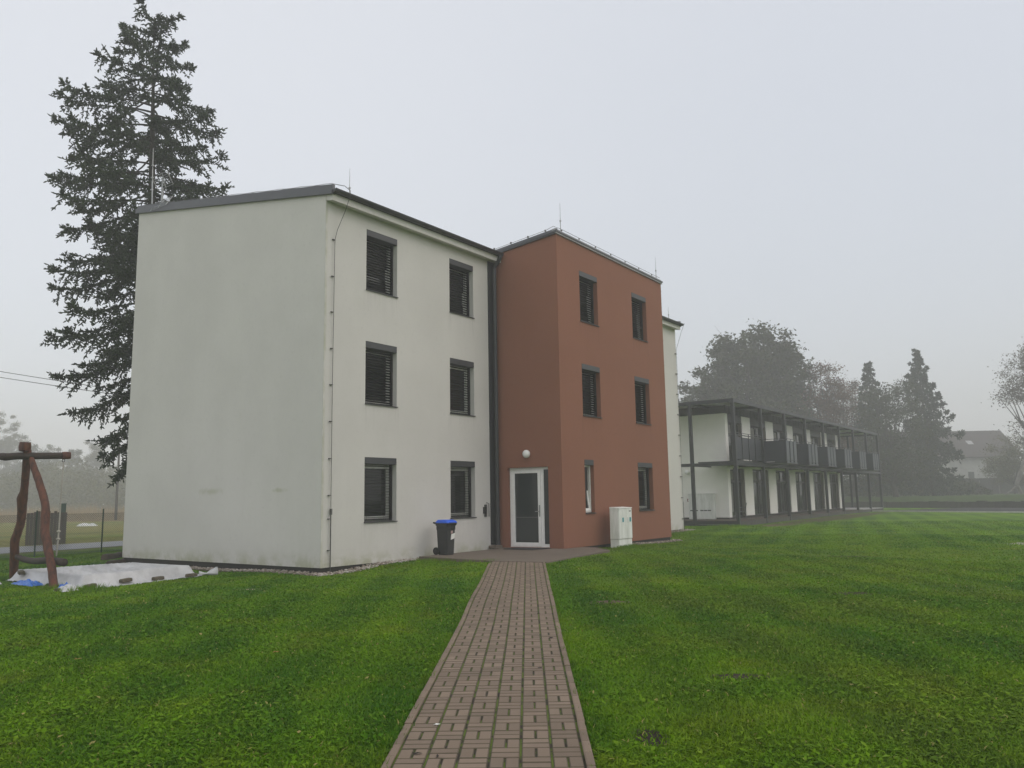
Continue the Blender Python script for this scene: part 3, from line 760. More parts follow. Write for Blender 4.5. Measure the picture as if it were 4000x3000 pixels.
def upstand(mb, p, q, w0, w1, nrm, z0=-.045, z1=.135):
    p = Vector(p); q = Vector(q); nrm = Vector(nrm)
    f = lambda v, o, z: (v.x + nrm.x * o, v.y + nrm.y * o, zz(v.x, v.y) + z)
    mb.hexa([f(p, -w0, z0), f(q, -w0, z0), f(q, .05, z0), f(p, .05, z0), f(p, -w0, z1), f(q, -w0, z1), f(q, .0, z1 - w1), f(p, .0, z1 - w1)])
upstand(mb, (7.14, YR - .02, 0), (6.95, .3, 0), .1, .012, (-1, -.085, 0)); mb.build('verge_flashing', M['fascia'], BL)
mb = MB(); upstand(mb, (7.10, YR, 0), (XR2 + .05, YR, 0), .12, -.02, (0, -1, 0), z1=.10); mb.build('coping', M['coping'], BL)
mb = MB(); upstand(mb, (XR2, YR + .02, 0), (XR2, .3, 0), .1, .012, (1, 0, 0)); mb.build('verge_flashing', M['fascia'], BL)

# lightning protection --------------------------------------------------
def rod(p, hgt, r=.010):
    mb = MB(); p = Vector(p)
    mb.tube([p, p + Vector((0, 0, hgt * .42))], r * 1.2, 6); mb.tube([p + Vector((0, 0, hgt * .42)), p + Vector((0, 0, hgt))], [r * .9, r * .45], 6)
    for k in (.12, .42): mb.box((p.x - .02, p.y - .02, p.z + hgt * k), (p.x + .02, p.y + .02, p.z + hgt * k + .05))
    mb.build('lightning_rod', M['steel'], BL)
rod((1.14, .4, zr(.4)), .97); rod((7.62, YR + .12, zz(7.62, YR) + .05), 1.05); rod((14.36, YR + .12, zz(14.36, YR) + .05), .95); rod((19.98, .0, zr(.0)), .66)
mb = MB()
for y in np.arange(.4, 8.6, 1.3): mb.box((.0, y - .018, zr(y, .1)), (.03, y + .018, zr(y, .155)))
mb.tube([(.015, y, zr(y, .165) - (.02 * math.sin((y) * 3.3) ** 2)) for y in np.arange(-.2, 8.7, .3)], .007, 5)
mb.tube([(.02, -.2, zr(-.2, .15)), (.28, -.36, 9.62), (.40, -.43, 9.52), (.40, -.44, 9.40), (.36, -.30, 9.0), (.31, -.08, 8.55), (.262, -.045, 8.28), (.245, -.045, 4.6), (.255, -.045, 1.48)], .008, 6)
mb.tube([(.255, -.045, 1.46), (.258, -.045, .05)], .014, 8); mb.box((.23, -.07, 1.46), (.28, -.03, 1.60))
for z in (8.28, 7.33, 6.42, 5.5, 4.6, 3.7, 2.8, 1.92, 1.36, .62):
    x = .26 if z > 8 else .245
    mb.box((x - .06, -.05, z - .009), (x + .015, -.0, z + .010))
mb.build('lightning_conductor', M['steel_dark'], BL)
mb = MB()
for x in np.arange(7.5, 14.4, 1.04): mb.box((x - .014, YR - .014, zz(x, YR) + .13), (x + .014, YR + .02, zz(x, YR) + .175))
for y in np.arange(-1.9, .2, .62): mb.box((7.12 - .087 * (y - YR) - .02, y - .02, zz(7.1, y) + .12), (7.12 - .087 * (y - YR) + .02, y + .02, zz(7.1, y) + .175))
mb.tube([(7.0, .2, zz(7.0, .2) + .17), (7.08, -.9, zz(7.08, -.9) + .18), (7.13, -1.9, zz(7.13, -1.9) + .175), (7.2, YR + .12, zz(7.2, YR) + .23), (7.4, YR, zz(7.4, YR) + .18), (14.4, YR, zz(14.4, YR) + .18)], .007, 5)
mb.tube([(XR2 + .03, YR + .03, 9.65), (XR2 + .03, YR + .03, .2)], .009, 6)
for z in np.arange(.9, 9.5, .95): mb.box((XR2, YR + .015, z - .015), (XR2 + .05, YR + .05, z + .015))
mb.build('lightning_conductor', M['steel_dark'], BL); mb = MB()
mb.tube([(XE + .1, -.43, 9.5), (XE + .05, -.3, 9.15), (XE - .06, -.045, 8.3), (XE - .05, -.045, 1.5)], .008, 6); mb.tube([(XE - .05, -.045, 1.5), (XE - .05, -.045, .2)], .014, 6)
for z in np.arange(.75, 8.4, .92): mb.box((XE - .17, -.055, z - .014), (XE - .02, 0, z + .014))
mb.build('lightning_conductor', M['steel_dark'], BL)

# rooftop aerial beside a tall rod
mb = MB(); x = .15
mb.tube([(x, 8.30, zr(8.3)), (x, 8.36, 11.9)], .022, 8); mb.tube([(x, 8.36, 11.9), (x, 8.40, 13.0)], [.016, .010], 6)
for z in (11.6, 12.0, 12.4): mb.box((x - .03, 8.33, z), (x + .03, 8.41, z + .03))
mb.build('lightning_rod', M['steel'], BL)
mb = MB(); mb.tube([(x, 7.78, zr(7.78)), (x, 7.78, 11.78)], .024, 8)
mb.tube([(x, 7.70, zr(7.7)), (x, 7.72, 11.5)], .012, 6); mb.tube([(x, 7.55, 11.45), (x - .25, 7.40, 11.85)], .02, 6); AE = mb.build('aerial', M['steel'], BL)
mb = MB()
for s, zc in ((1, 11.42), (-1, 11.05)):                     # two tilted grid reflectors
    yc, hw = 7.50, .42
    for q in range(7):
        t = q / 6; z = zc + (t - .1) * .34 * s + (.08 if s > 0 else 0); xx = x - .05 - t * .22
        mb.tube([(xx, yc - hw, z), (xx, yc + hw, z)], .007, 5)
    for yy in (yc - hw, yc + hw, yc):
        mb.tube([(x - .05, yy, zc + (-.1) * .34 * s + (.08 if s > 0 else 0)), (x - .27, yy, zc + .9 * .34 * s + (.08 if s > 0 else 0))], .011, 5)
mb.build('reflector', M['steel'], AE)
# small bell panel with a bent conduit
mb = MB(TF); mb.box((6.30, 0, 1.24), (6.40, .03, 1.60)); IP = mb.build('bell_panel', M['steel_dark'], BL, bevel=.004)
mb = MB(TF); mb.box((6.24, .0, 1.33), (6.34, .075, 1.53)); mb.build('bell_box', M['black'], IP, bevel=.006)
mb = MB(TF); mb.tube([(6.40, .01, 1.66), (6.455, .06, 1.625), (6.46, .06, 1.24)], .012, 8); mb.build('conduit', M['steel_dark'], IP)

# ------------------------------------------------------------------ loose things by the entrance
t = thing('door_mat', 'flat black mat lying on the paving below the glazed door', 'doormat', (6.66, -1.25, .303))
mb = MB(); mb.prism([(6.28, -.70), (6.20, -1.80), (7.08, -1.86), (6.99, -.66)], .3035, .317); mb.build('mat', M['mat'], t, bevel=.004)

# wheelie bin: back to the wall, front towards the lawn
t = thing('wheelie_bin', 'black two wheeled rubbish bin with bright blue lid by the white wall', 'bin', (3.83, -.60, .302), R(-4))
mb = MB()
def ring(z, wx, wy, oy=0., k=.030):
    wx *= .80; wy *= .80
    return [(wx / 2 - k, -wy / 2 + oy, z), (wx / 2, -wy / 2 + k + oy, z), (wx / 2, wy / 2 - k + oy, z), (wx / 2 - k, wy / 2 + oy, z), (-wx / 2 + k, wy / 2 + oy, z), (-wx / 2, wy / 2 - k + oy, z), (-wx / 2, -wy / 2 + k + oy, z), (-wx / 2 + k, -wy / 2 + oy, z)]
def loft(mb, rings):
    n = len(rings[0]); vs = [p for r in rings for p in r]; fs = [tuple(range(n - 1, -1, -1))]
    for j in range(len(rings) - 1):
        for i in range(n): fs.append((j * n + i, j * n + (i + 1) % n, (j + 1) * n + (i + 1) % n, (j + 1) * n + i))
    fs.append(tuple((len(rings) - 1) * n + i for i in range(n))); mb.add(vs, fs)
loft(mb, [ring(.0, .36, .40, .0), ring(.03, .385, .43, 0), ring(.66, .435, .50, .0), ring(.665, .455, .52, 0), ring(.77, .46, .525, 0), ring(.775, .49, .57, -.0), ring(.835, .50, .60, -.015), ring(.84, .48, .57, -.01)])
for xx in np.arange(-.12, .121, .06): mb.box((xx - .010, -.222, .665), (xx + .010, -.206, .775))
mb.build('body', M['bin'], t, bevel=.006)
mb = MB()
loft(mb, [ring(.842, .50, .60, -.02), ring(.862, .50, .60, -.02), ring(.90, .46, .52, -.01), ring(.928, .38, .40, .02)])
mb.box((-.13, -.275, .85), (.13, -.25, .875)); mb.build('lid', M['bin_blue'], t, bevel=.008)
mb = MB(); mb.tube([(-.16, .30, .855), (.16, .30, .855)], .016, 10)
for s in (-1, 1): mb.hexa([(s * .16 - .02, .19, .80), (s * .16 + .02, .19, .80), (s * .16 + .02, .31, .835), (s * .16 - .02, .31, .835), (s * .16 - .02, .19, .85), (s * .16 + .02, .19, .85), (s * .16 + .02, .31, .87), (s * .16 - .02, .31, .87)])
mb.build('handle', M['bin'], t)
for s in (-1, 1):
    mb = MB(); mb.tube([(s * .15, .20, .10), (s * .20, .20, .10)], .10, 20); w = mb.build('wheel', M['rubber'], t, bevel=.008)
    mb = MB(); mb.tube([(s * .152, .20, .10), (s * .205, .20, .10)], .045, 14); mb.build('hub', M['bin'], w)
mb = MB(); mb.hexa([(-.01, -.1965, .40), (.125, -.1965, .43), (.125, -.190, .43), (-.01, -.190, .40), (.0, -.2095, .545), (.14, -.2095, .575), (.14, -.200, .575), (.0, -.200, .545)]); mb.build('paper_notice', M['paper'], t)
mb = MB(); mb.hexa([(-.02, -.2105, .56), (.05, -.2105, .57), (.05, -.20, .57), (-.02, -.20, .56), (-.02, -.2165, .635), (.05, -.2165, .64), (.05, -.205, .64), (-.02, -.205, .635)]); mb.build('sticker', M['paper_red'], t)

# electric cabinet in front of the red wall
t = thing('utility_cabinet', 'tall white two door electricity cabinet on the grass against the rust red wall', 'cabinet', (9.72, -2.75, .15))
x0, x1, y0, y1 = 9.30, 10.15, -2.90, -2.60
mb = MB(); mb.box((x0, y0, .14), (x1, y1, .455)); mb.T = None; base = mb.build('base', M['cab'], t, bevel=.006)
mb = MB(); mb.box((x0 - .006, y0 - .004, .462), (x1 + .006, y1, 1.40)); mb.build('body', M['cab'], t, bevel=.006)
mb = MB(); mb.hexa([(x0 - .025, y0 - .03, 1.40), (x1 + .025, y0 - .03, 1.40), (x1 + .025, y1, 1.40), (x0 - .025, y1, 1.40), (x0 - .02, y0 - .025, 1.425), (x1 + .02, y0 - .025, 1.425), (x1 + .02, y1, 1.45), (x0 - .02, y1, 1.45)]); mb.build('lid', M['cab'], t, bevel=.006)
for a, b in ((x0 + .004, 9.815), (9.825, x1 - .004)):
    mb = MB(); mb.box((a, y0 - .022, .48), (b, y0 - .0045, 1.385)); d = mb.build('door', M['cab'], t, bevel=.005)
    mb = MB(); xx = (a + b) / 2 + (.0 if b < 9.9 else .05); mb.box((xx - .05, y0 - .0245, .985), (xx + .05, y0 - .0225, 1.12)); mb.build('teal_label', M['teal'], d)
    if b > 9.9:
        mb = MB(); mb.box((a + .03, y0 - .05, .95), (a + .075, y0 - .0225, 1.13)); mb.build('handle', M['cab'], d, bevel=.01)
        mb = MB(); mb.box((xx - .08, y0 - .026, 1.30), (xx + .05, y0 - .0225, 1.33)); mb.build('slot', M['black'], d)
for a, b in ((x0 + .08, 9.80), (9.88, x1 - .05)): mb = MB(); mb.box((a, y0 - .012, .14), (b, y0 - .003, .235)); mb.build('base_opening', M['black'], t)

# ------------------------------------------------------------------ gravel round the house walls
ico = np.array([(0, 0, 1), (.894, 0, .447), (.276, .851, .447), (-.724, .526, .447), (-.724, -.526, .447), (.276, -.851, .447), (.724, .526, -.447), (-.276, .851, -.447), (-.894, 0, -.447), (-.276, -.851, -.447), (.724, -.526, -.447), (0, 0, -1)])
icf = np.array([(0, 1, 2), (0, 2, 3), (0, 3, 4), (0, 4, 5), (0, 5, 1), (1, 6, 2), (2, 7, 3), (3, 8, 4), (4, 9, 5), (5, 10, 1), (2, 6, 7), (3, 7, 8), (4, 8, 9), (5, 9, 10), (1, 10, 6), (6, 11, 7), (7, 11, 8), (8, 11, 9), (9, 11, 10), (10, 11, 6)])
def pebbles(name, strips, dens=420):
    C = []
    for (xa, ya, xb, yb) in strips:
        n = int(abs(xb - xa) * abs(yb - ya) * dens)
        C.append(np.stack([rng.uniform(min(xa, xb), max(xa, xb), n), rng.uniform(min(ya, yb), max(ya, yb), n)], 1))
    C = np.concatenate(C); n = len(C)
    z = h(C[:, 0], C[:, 1]) + rng.uniform(.0, .045, n)
    r = rng.uniform(.014, .034, n)
    sc = np.stack([r * rng.uniform(.8, 1.6, n), r * rng.uniform(.7, 1.2, n), r * rng.uniform(.5, .8, n)], 1)
    a = rng.uniform(0, 6.28, n); ca, sa = np.cos(a)[:, None], np.sin(a)[:, None]
    V = ico[None] * sc[:, None, :] * rng.uniform(.8, 1.2, (n, 12, 1))
    x = V[..., 0] * ca - V[..., 1] * sa; y = V[..., 0] * sa + V[..., 1] * ca
    V = np.stack([x + C[:, :1], y + C[:, 1:2], V[..., 2] + z[:, None]], 2).reshape(-1, 3)
    F = (np.arange(n)[:, None, None] * 12 + icf[None]).reshape(-1, 3)
    o = np_mesh(name, V, [F], M['gravelmat']); return tag(o, 'pale and brown pebbles in a narrow strip along the foot of the house walls', 'gravel', kind='stuff')
pebbles('gravel', [(-.38, -.38, .03, 8.6), (-.38, -.42, 3.1, .03), (3.1, -.37, 6.5, .03), (10.6, -2.62, 14.75, -2.2), (14.5, -.42, 20.9, .03)])
mb = MB(); mb.box((-.44, -.45, -.1), (-.40, 8.9, .075)); mb.box((-.40, 8.5, -.1), (.0, 8.55, .06)); o = mb.build('gravel_edging', M['block']); tag(o, kind='structure')

# ------------------------------------------------------------------ covered sand pit, bricks, swing
def tz(x, y):
    yf = 5.3 + (x + 1.6) / -2.55 * .55
    dx = max(-4.12 - x, x + 1.62); dy = max(2.80 - y, y - yf)
    d = max(dx, dy) if (dx < 0 or dy < 0) else math.hypot(dx, dy)
    g = hz(x, y)
    n1 = noise.noise((x * 2.6, y * 2.0, 1.3)); n2 = noise.noise((x * 7 + n1, y * 6, 4.)); n3 = 1 - abs(noise.noise((x * 3.1 + y * 1.2, y * 1.0 - x * .6, 8.))) * 2
    n4 = 1 - abs(noise.noise((x * 6.5 - y * 2.5, y * 2.3 + x, 3.))) * 2
    if d <= 0:
        s = min(-d / .95, 1.0); s = s * (1.25 - .25 * s)
        z = .27 - .23 * s + (.014 * n1 + .040 * max(n3, 0) ** 3 + .028 * max(n4, 0) ** 3) * min(-d * 5, 1)
    else:
        s = min(d / .20, 1.0); s = s * (1.5 - .5 * s)
        z = .27 * (1 - s) + .004 + (.010 * abs(n2) + .030 * max(n3, 0) ** 4 + .024 * max(n4, 0) ** 3 + .012 * math.sin(x * 17 + 4 * n1) * math.sin(min(d / .3, 1) * 3.1)) * (.25 + .75 * min(d * 6, 1)) * (1 - .8 * min(1, max(0, d - .25) / .25))
    return g + z
xs = np.linspace(-4.62, -1.33, 120); ys = np.linspace(2.24, 6.1, 130)
V = []; keep = {}
for j, y in enumerate(ys):
    for i, x in enumerate(xs):
        V.append((x, y, tz(x, y)))
def tin(x, y):
    yf = 5.3 + (x + 1.6) / -2.55 * .55
    e = .05 * noise.noise((x * 1.5, y * 1.5, 0)) + .03 * noise.noise((x * 5, y * 5, 2))
    lim = -4.30 - (.30 if y < 2.95 else 0) * (1 - (y - 2.2) / .75)
    return lim + e < x < -1.42 + e and 2.24 + .17 * (x + 4.6) / 3.2 + e < y < yf + .14 + e
F = []
for j in range(len(ys) - 1):
    for i in range(len(xs) - 1):
        if tin((xs[i] + xs[i + 1]) / 2, (ys[j] + ys[j + 1]) / 2): F.append((j * 120 + i, j * 120 + i + 1, (j + 1) * 120 + i + 1, (j + 1) * 120 + i))
TPt = thing('sandpit_cover', 'crumpled silver tarpaulin stretched over a low square sandpit on the lawn', 'tarpaulin', (-3, 4, .03))
used = sorted({i for f in F for i in f}); mp = {i: k for k, i in enumerate(used)}
np_mesh('sheet', np.array([V[i] for i in used]), [np.array([[mp[i] for i in f] for f in F])], M['tarp'], TPt, smooth=True)
def crumple(name, cx, cy, rx, ry, hgt, m, seed, parent=None, ang=0.):
    n = 26; V = []; F = []
    for j in range(n):
        for i in range(n):
            u, v = i / (n - 1) * 2 - 1, j / (n - 1) * 2 - 1
            e = 1 + .25 * noise.noise((u * 1.5, v * 1.5, seed))
            x, y = cx + (u * rx * math.cos(ang) - v * ry * math.sin(ang)) * e, cy + (u * rx * math.sin(ang) + v * ry * math.cos(ang)) * e
            k = max(0, 1 - max(abs(u), abs(v)) ** 3)
            z = hz(x, y) + .012 + hgt * k * (.45 + .5 * abs(noise.noise((u * 2.2, v * 2.2, seed + 3))) * 2 + .25 * noise.noise((u * 6, v * 6, seed)))
            V.append((x, y, z))
    for j in range(n - 1):
        for i in range(n - 1): F.append((j * n + i, j * n + i + 1, (j + 1) * n + i + 1, (j + 1) * n + i))
    return np_mesh(name, np.array(V), [np.array(F)], m, parent, smooth=True)
crumple('blue_flap', -4.42, 4.65, .15, .48, .12, M['tarp_blue'], 2.2, TPt)
crumple('blue_flap', -4.50, 2.72, .12, .20, .14, M['tarp_blue'], 5.2, TPt)
crumple('folded_corner', -4.66, 2.36, .16, .20, .15, M['tarp'], 7.7, TPt)
mb = MB()                                                   # twisted, tied corner flaring open
c0 = Vector((-1.40, 2.50, hz(-1.4, 2.5) + .05)); ax = Vector((.58, -.30, .0)).normalized(); up = Vector((0, 0, 1)); sd = ax.cross(up)
prof = [(-.12, .06), (0, .022), (.05, .02), (.14, .07), (.26, .115), (.30, .10)]
rings = []
for q, (dd, r_) in enumerate(prof):
    rings.append([c0 + ax * dd + (sd * math.cos(a) * r_ + up * (math.sin(a) * r_ * .9 + r_ * .35)) * (1 + .22 * math.sin(a * 5 + q)) for a in [2 * math.pi * k / 14 for k in range(14)]])
vs = [p for r_ in rings for p in r_]; fs = [(j * 14 + k, j * 14 + (k + 1) % 14, (j + 1) * 14 + (k + 1) % 14, (j + 1) * 14 + k) for j in range(len(prof) - 1) for k in range(14)]
mb.add(vs, fs); mb.build('tied_corner', M['tarp'], TPt, smooth=True)
crumple('bundled_sheet', -5.05, 5.55, .34, .30, .26, M['tarp'], 9.1); tag(bpy.data.objects['bundled_sheet'], 'small bundled piece of silver sheeting left of the carved swing post', 'sheeting')
BLK = [('grey paving block on the tarpaulin edge beside the crumpled blue corner', -4.13, 2.46, .38, 0), ('greenish paving block on the tarpaulin edge, next along from the blue corner', -3.28, 2.60, .16, 0), ('mossiest paving block on the tarpaulin edge, standing out green', -2.55, 2.55, .14, 0), ('reddish paving block beside the twisted tied corner of the tarpaulin', -1.76, 2.47, .1, 0),
       ('flat long paving block alone in the hollow of the tarpaulin', -2.62, 4.30, .35, 1), ('dark paving block behind the blue sheet, between the swing legs', -4.22, 5.45, 1.3, 2), ('half sunk paving block at the foot of the nearer swing leg', -4.72, 2.48, .5, 2)]
for k, (lab, x, y, rz, kd) in enumerate(BLK):
    z = max(tz(x + a, y + b) if tin(x, y) else hz(x, y) for a in (-.06, 0, .06) for b in (-.05, 0, .05))
    t = thing('paving_block', lab, 'paving block', (x, y, z - .006), rz, group='paving blocks weighing down the tarpaulin', tilt=(R(random.uniform(-5, 5)), R(random.uniform(-5, 5)), rz))
    mb = MB(); L = .34 if kd == 1 else .25
    mb.cbox((0, 0, 0), (L, .125, .075 if kd != 1 else .05), .014); mb.build('block', M['block'], t, bevel=.005)

SW = thing('swing_frame', 'rustic swing frame of crooked reddish brown logs standing at the edge of the lawn', 'swing', (-4.25, 4.8, .03))
legL = [(-4.514, 4.879, 3.060), (-4.444, 5.033, 2.728), (-4.380, 5.196, 2.393), (-4.331, 5.329, 2.122), (-4.315, 5.433, 1.952), (-4.267, 5.527, 1.735), (-4.204, 5.677, 1.412), (-4.193, 5.831, 1.180), (-4.180, 5.983, .947), (-4.093, 6.153, .545), (-3.980, 6.382, -.06)]
rL = [.083, .085, .084, .088, .116, .102, .088, .092, .1, .098, .096]
legR = [(-4.440, 4.819, 2.879), (-4.428, 4.682, 2.648), (-4.403, 4.513, 2.397), (-4.383, 4.326, 2.104), (-4.373, 4.176, 1.860), (-4.389, 4.074, 1.641), (-4.422, 3.995, 1.426), (-4.453, 3.912, 1.212), (-4.455, 3.789, 1.001), (-4.465, 3.613, .688), (-4.470, 3.429, .380), (-4.497, 3.235, -.06)]
rRr = [.05, .075, .08, .078, .082, .086, .092, .092, .088, .088, .085, .09]
def log(pts, rad, name, m, n=14, seed=0):
    P_ = []; R_ = []
    for i in range(len(pts) - 1):
        for q in range(4):
            t = q / 4; a, b = Vector(pts[i]), Vector(pts[i + 1])
            p0 = Vector(pts[max(i - 1, 0)]); p3 = Vector(pts[min(i + 2, len(pts) - 1)])
            P_.append(.5 * ((2 * a) + (b - p0) * t + (2 * p0 - 5 * a + 4 * b - p3) * t * t + (3 * a - p0 - 3 * b + p3) * t ** 3))
            R_.append(rad[i] + (rad[i + 1] - rad[i]) * t + .004 * noise.noise((i + t, seed, 0)))
    P_.append(Vector(pts[-1])); R_.append(rad[-1])
    mb = MB(); mb.tube(P_, R_, n)
    mb.v = [tuple(Vector(v) + Vector((noise.noise((v[0] * 6, v[1] * 6, v[2] * 5 + seed)), noise.noise((v[0] * 6 + 9, v[1] * 6, v[2] * 5 + seed)), 0)) * .011) for v in mb.v]
    return mb.build(name, m, SW, smooth=True)
log(legL, rL, 'leg', M['wood_red'], seed=1); log(legR, rRr, 'leg', M['wood_red'], seed=4)
log([(-4.575, 4.893, 3.03), (-4.565, 4.896, 3.09), (-4.557, 4.897, 3.15), (-4.553, 4.897, 3.235)], [.115, .128, .13, .11], 'carved_cap', M['wood_red'], seed=2)
log([(-8.4, 6.15, 2.92), (-7.2, 5.77, 2.93), (-5.71, 5.28, 2.893), (-5.006, 5.054, 2.905), (-4.897, 5.019, 2.896), (-4.642, 4.936, 2.923), (-4.27, 4.81, 2.929), (-3.80, 4.661, 2.944)], [.085, .08, .085, .083, .088, .082, .079, .078], 'beam', M['wood_dark'], seed=6)
log([(-3.83, 4.67, 2.943), (-3.74, 4.64, 2.948), (-3.66, 4.615, 2.951)], [.088, .09, .08], 'beam_end', M['wood_red'], seed=9)
log([(-4.13, 5.95, .60), (-4.085, 5.583, .534), (-4.152, 4.986, .528), (-4.277, 4.285, .570), (-4.296, 3.788, .586), (-4.308, 3.40, .568), (-4.30, 3.27, .562)], [.06, .07, .072, .075, .072, .082, .080], 'cross_log', M['wood_dark'], seed=8)
t = thing('climbing_rope', 'pale knotted rope hanging from the end of the log swing beam', 'rope', (-3.80, 4.66, .62))
mb = MB(); mb.tube([(-3.795, 4.66, 2.80), (-3.80, 4.662, 2.2), (-3.806, 4.663, 1.19), (-3.81, 4.664, 1.01), (-3.825, 4.669, .63)], [.014, .015, .018, .02, .017], 8)
for z in (1.19, 1.015): mb.ball((-3.806, 4.663, z), .045, 10, 6, (1, 1, .7))
mb.build('rope', M['rope'], t, smooth=True)
mb = MB()
for k in range(10):
    a0, a1 = 2 * math.pi * k / 10, 2 * math.pi * (k + 1) / 10
    mb.tube([(-3.795 + .03 * math.cos(a0), 4.66, 2.83 + .035 * math.sin(a0)), (-3.795 + .03 * math.cos(a1), 4.66, 2.83 + .035 * math.sin(a1))], .009, 6)
mb.build('shackle', M['steel_dark'], t)

# old beams dumped behind the gable corner
for (lab, a, b, w, hh, z) in (('dark rotting timber beam on top of the stack by the white gable corner', (-.55, 8.75), (1.7, 10.6), .17, .15, .15), ('lower mossy timber beam under the darker one by the white gable corner', (-.7, 8.15), (1.5, 9.9), .2, .15, .0), ('thin grey plank on the grass in front of the timber stack', (-.9, 7.9), (-.36, 8.3), .14, .05, .0)):
    a = Vector((*a, 0)); b = Vector((*b, 0)); d = b - a
    t = thing('timber_beam', lab, 'timber beam', ((a.x + b.x) / 2, (a.y + b.y) / 2, .035 + z), math.atan2(d.y, d.x), group='old timbers beside the house')
    mb = MB(); L = d.length; k = 8
    rings = [[(-L / 2 + L * q / k, s * w / 2 * (1 + .12 * math.sin(q * 1.7 + s)), zz_ * hh * (1 + .1 * math.sin(q * 2.3))) for s, zz_ in ((-1, 0), (1, 0), (1.02, .6), (.7, 1), (-.7, 1), (-1.02, .6))] for q in range(k + 1)]
    loft(mb, rings); mb.build('beam', M['wood_old'], t)

# ------------------------------------------------------------------ left: chain-link fence, road, field things
FE = thing('chain_link_fence', 'green chain link fence with thin posts along the lane behind the garden', 'fence', (0, 14.05, .09))
yF = 14.05
for x in np.arange(-9.13, 12, 2.25):
    z = hz(x, yF); mb = MB(); mb.tube([(x, yF, z - .1), (x, yF - .0, z + 1.53)], .026, 8); mb.tube([(x, yF, z + 1.53), (x, yF, z + 1.55)], .03, 8); mb.build('post', M['fencegreen'], FE)
P1 = []; P2 = []; s = .075; H = 1.36; zb = .12
for x in np.arange(-11.2, 13.0, s):
    P1.append((x, yF, zb)); P2.append((x + H, yF + .004, zb + H)); P1.append((x + H, yF + .006, zb)); P2.append((x, yF + .010, zb + H))
V, F = frusta(P1, P2, .0055, .0055, 3); np_mesh('wire_mesh', V, [F], M['wire'], FE)
mb = MB()
for z in (.14, .8, 1.48): mb.tube([(-11.2, yF, z), (13, yF, z)], .004, 5)
mb.build('tension_wire', M['wire'], FE)
mb = MB()
xs_ = np.arange(-120, 140, 2.0)
for a, b in zip(xs_[:-1], xs_[1:]):
    za, zb_, zc, zd = hz(a, 19.75) + .03, hz(b, 19.75) + .03, hz(b, 24.9) + .03, hz(a, 24.9) + .03
    mb.quad((a, 19.75, za), (b, 19.75, zb_), (b, 24.9, zc), (a, 24.9, zd))
o = mb.build('lane', M['asphalt']); tag(o, kind='structure')
PF = thing('plank_fence', 'short weathered brown plank panel beyond the lane, seen between the swing legs', 'fence', (5.6, 26, 0))
a, b = Vector((4.79, 26.1, 0)), Vector((6.5, 25.8, 0)); d = (b - a); n_ = 12
mb = MB()
for k in range(n_):
    p = a + d * (k / n_); q = a + d * ((k + .9) / n_); nn = Vector((-d.y, d.x, 0)).normalized() * .025; zt = 1.48 + random.uniform(-.05, .05)
    mb.hexa([(p.x, p.y, -.1), (q.x, q.y, -.1), (q.x + nn.x, q.y + nn.y, -.1), (p.x + nn.x, p.y + nn.y, -.1), (p.x, p.y, zt), (q.x, q.y, zt), (q.x + nn.x, q.y + nn.y, zt), (p.x + nn.x, p.y + nn.y, zt)])
mb.build('plank', M['plank'], PF)
mb = MB()
for z in (.35, 1.2): mb.tube([(a.x, a.y + .06, z), (b.x, b.y + .06, z)], .04, 6)
mb.build('rail', M['plank'], PF)
t = thing('gate_post', 'thick dark green steel post standing at the right end of the plank fence', 'post', (7.70, 28.8, 0)); mb = MB(); mb.box((7.52, 28.6, -.1), (7.76, 28.8, 1.85)); mb.box((7.50, 28.58, 1.85), (7.78, 28.82, 1.88)); mb.build('post', M['fencegreen'], t)
mb = MB()
n = 22; V = []; F = []
for j in range(n):
    for i in range(n):
        u, v = i / (n - 1) * 2 - 1, j / (n - 1) * 2 - 1; k = max(0, 1 - u * u - v * v) ** .5
        V.append((22.19 + u * .9 * .58 + v * .45, 55.03 - u * .9 * .81 + v * .4, k * (.24 + .16 * noise.noise((u * 3, v * 3, 1))) - .02))
for j in range(n - 1):
    for i in range(n - 1): F.append((j * n + i, j * n + i + 1, (j + 1) * n + i + 1, (j + 1) * n + i))
o = np_mesh('white_sheet', np.array(V), [np.array(F)], M['bag'], smooth=True); tag(o, 'crumpled white sheet lying in the meadow beyond the lane', 'sheet')
t = thing('utility_pole', 'tall thin wooden utility pole in the mist beside the white house corner', 'pole', (33.3, 71.1, 0)); mb = MB(); mb.tube([(33.31, 71.12, -.2), (33.31, 71.12, 8.3)], [.15, .10], 10); mb.build('pole', M['bark'], t); mb = MB(); mb.box((32.8, 71.05, 7.7), (33.9, 71.2, 7.82)); mb.build('cross_arm', M['bark'], t)
for lab, A, B in (('upper and thicker black overhead cable passing into the spruce', (-1.70, 29.61, 9.04), (.46, 8.86, 5.19)), ('lower and fainter black overhead cable passing below the first into the spruce', (-1.67, 29.64, 8.73), (.47, 8.86, 5.04))):
    A = Vector(A); B = Vector(B); mb = MB(); mb.tube([A + (B - A) * t_ + Vector((0, 0, -.5 * 4 * t_ * (1 - t_) * .12)) for t_ in np.linspace(-.6, 1, 30)], .011, 6)
    o = mb.build('overhead_cable', M['cable']); tag(o, lab, 'cable', group='overhead cables')

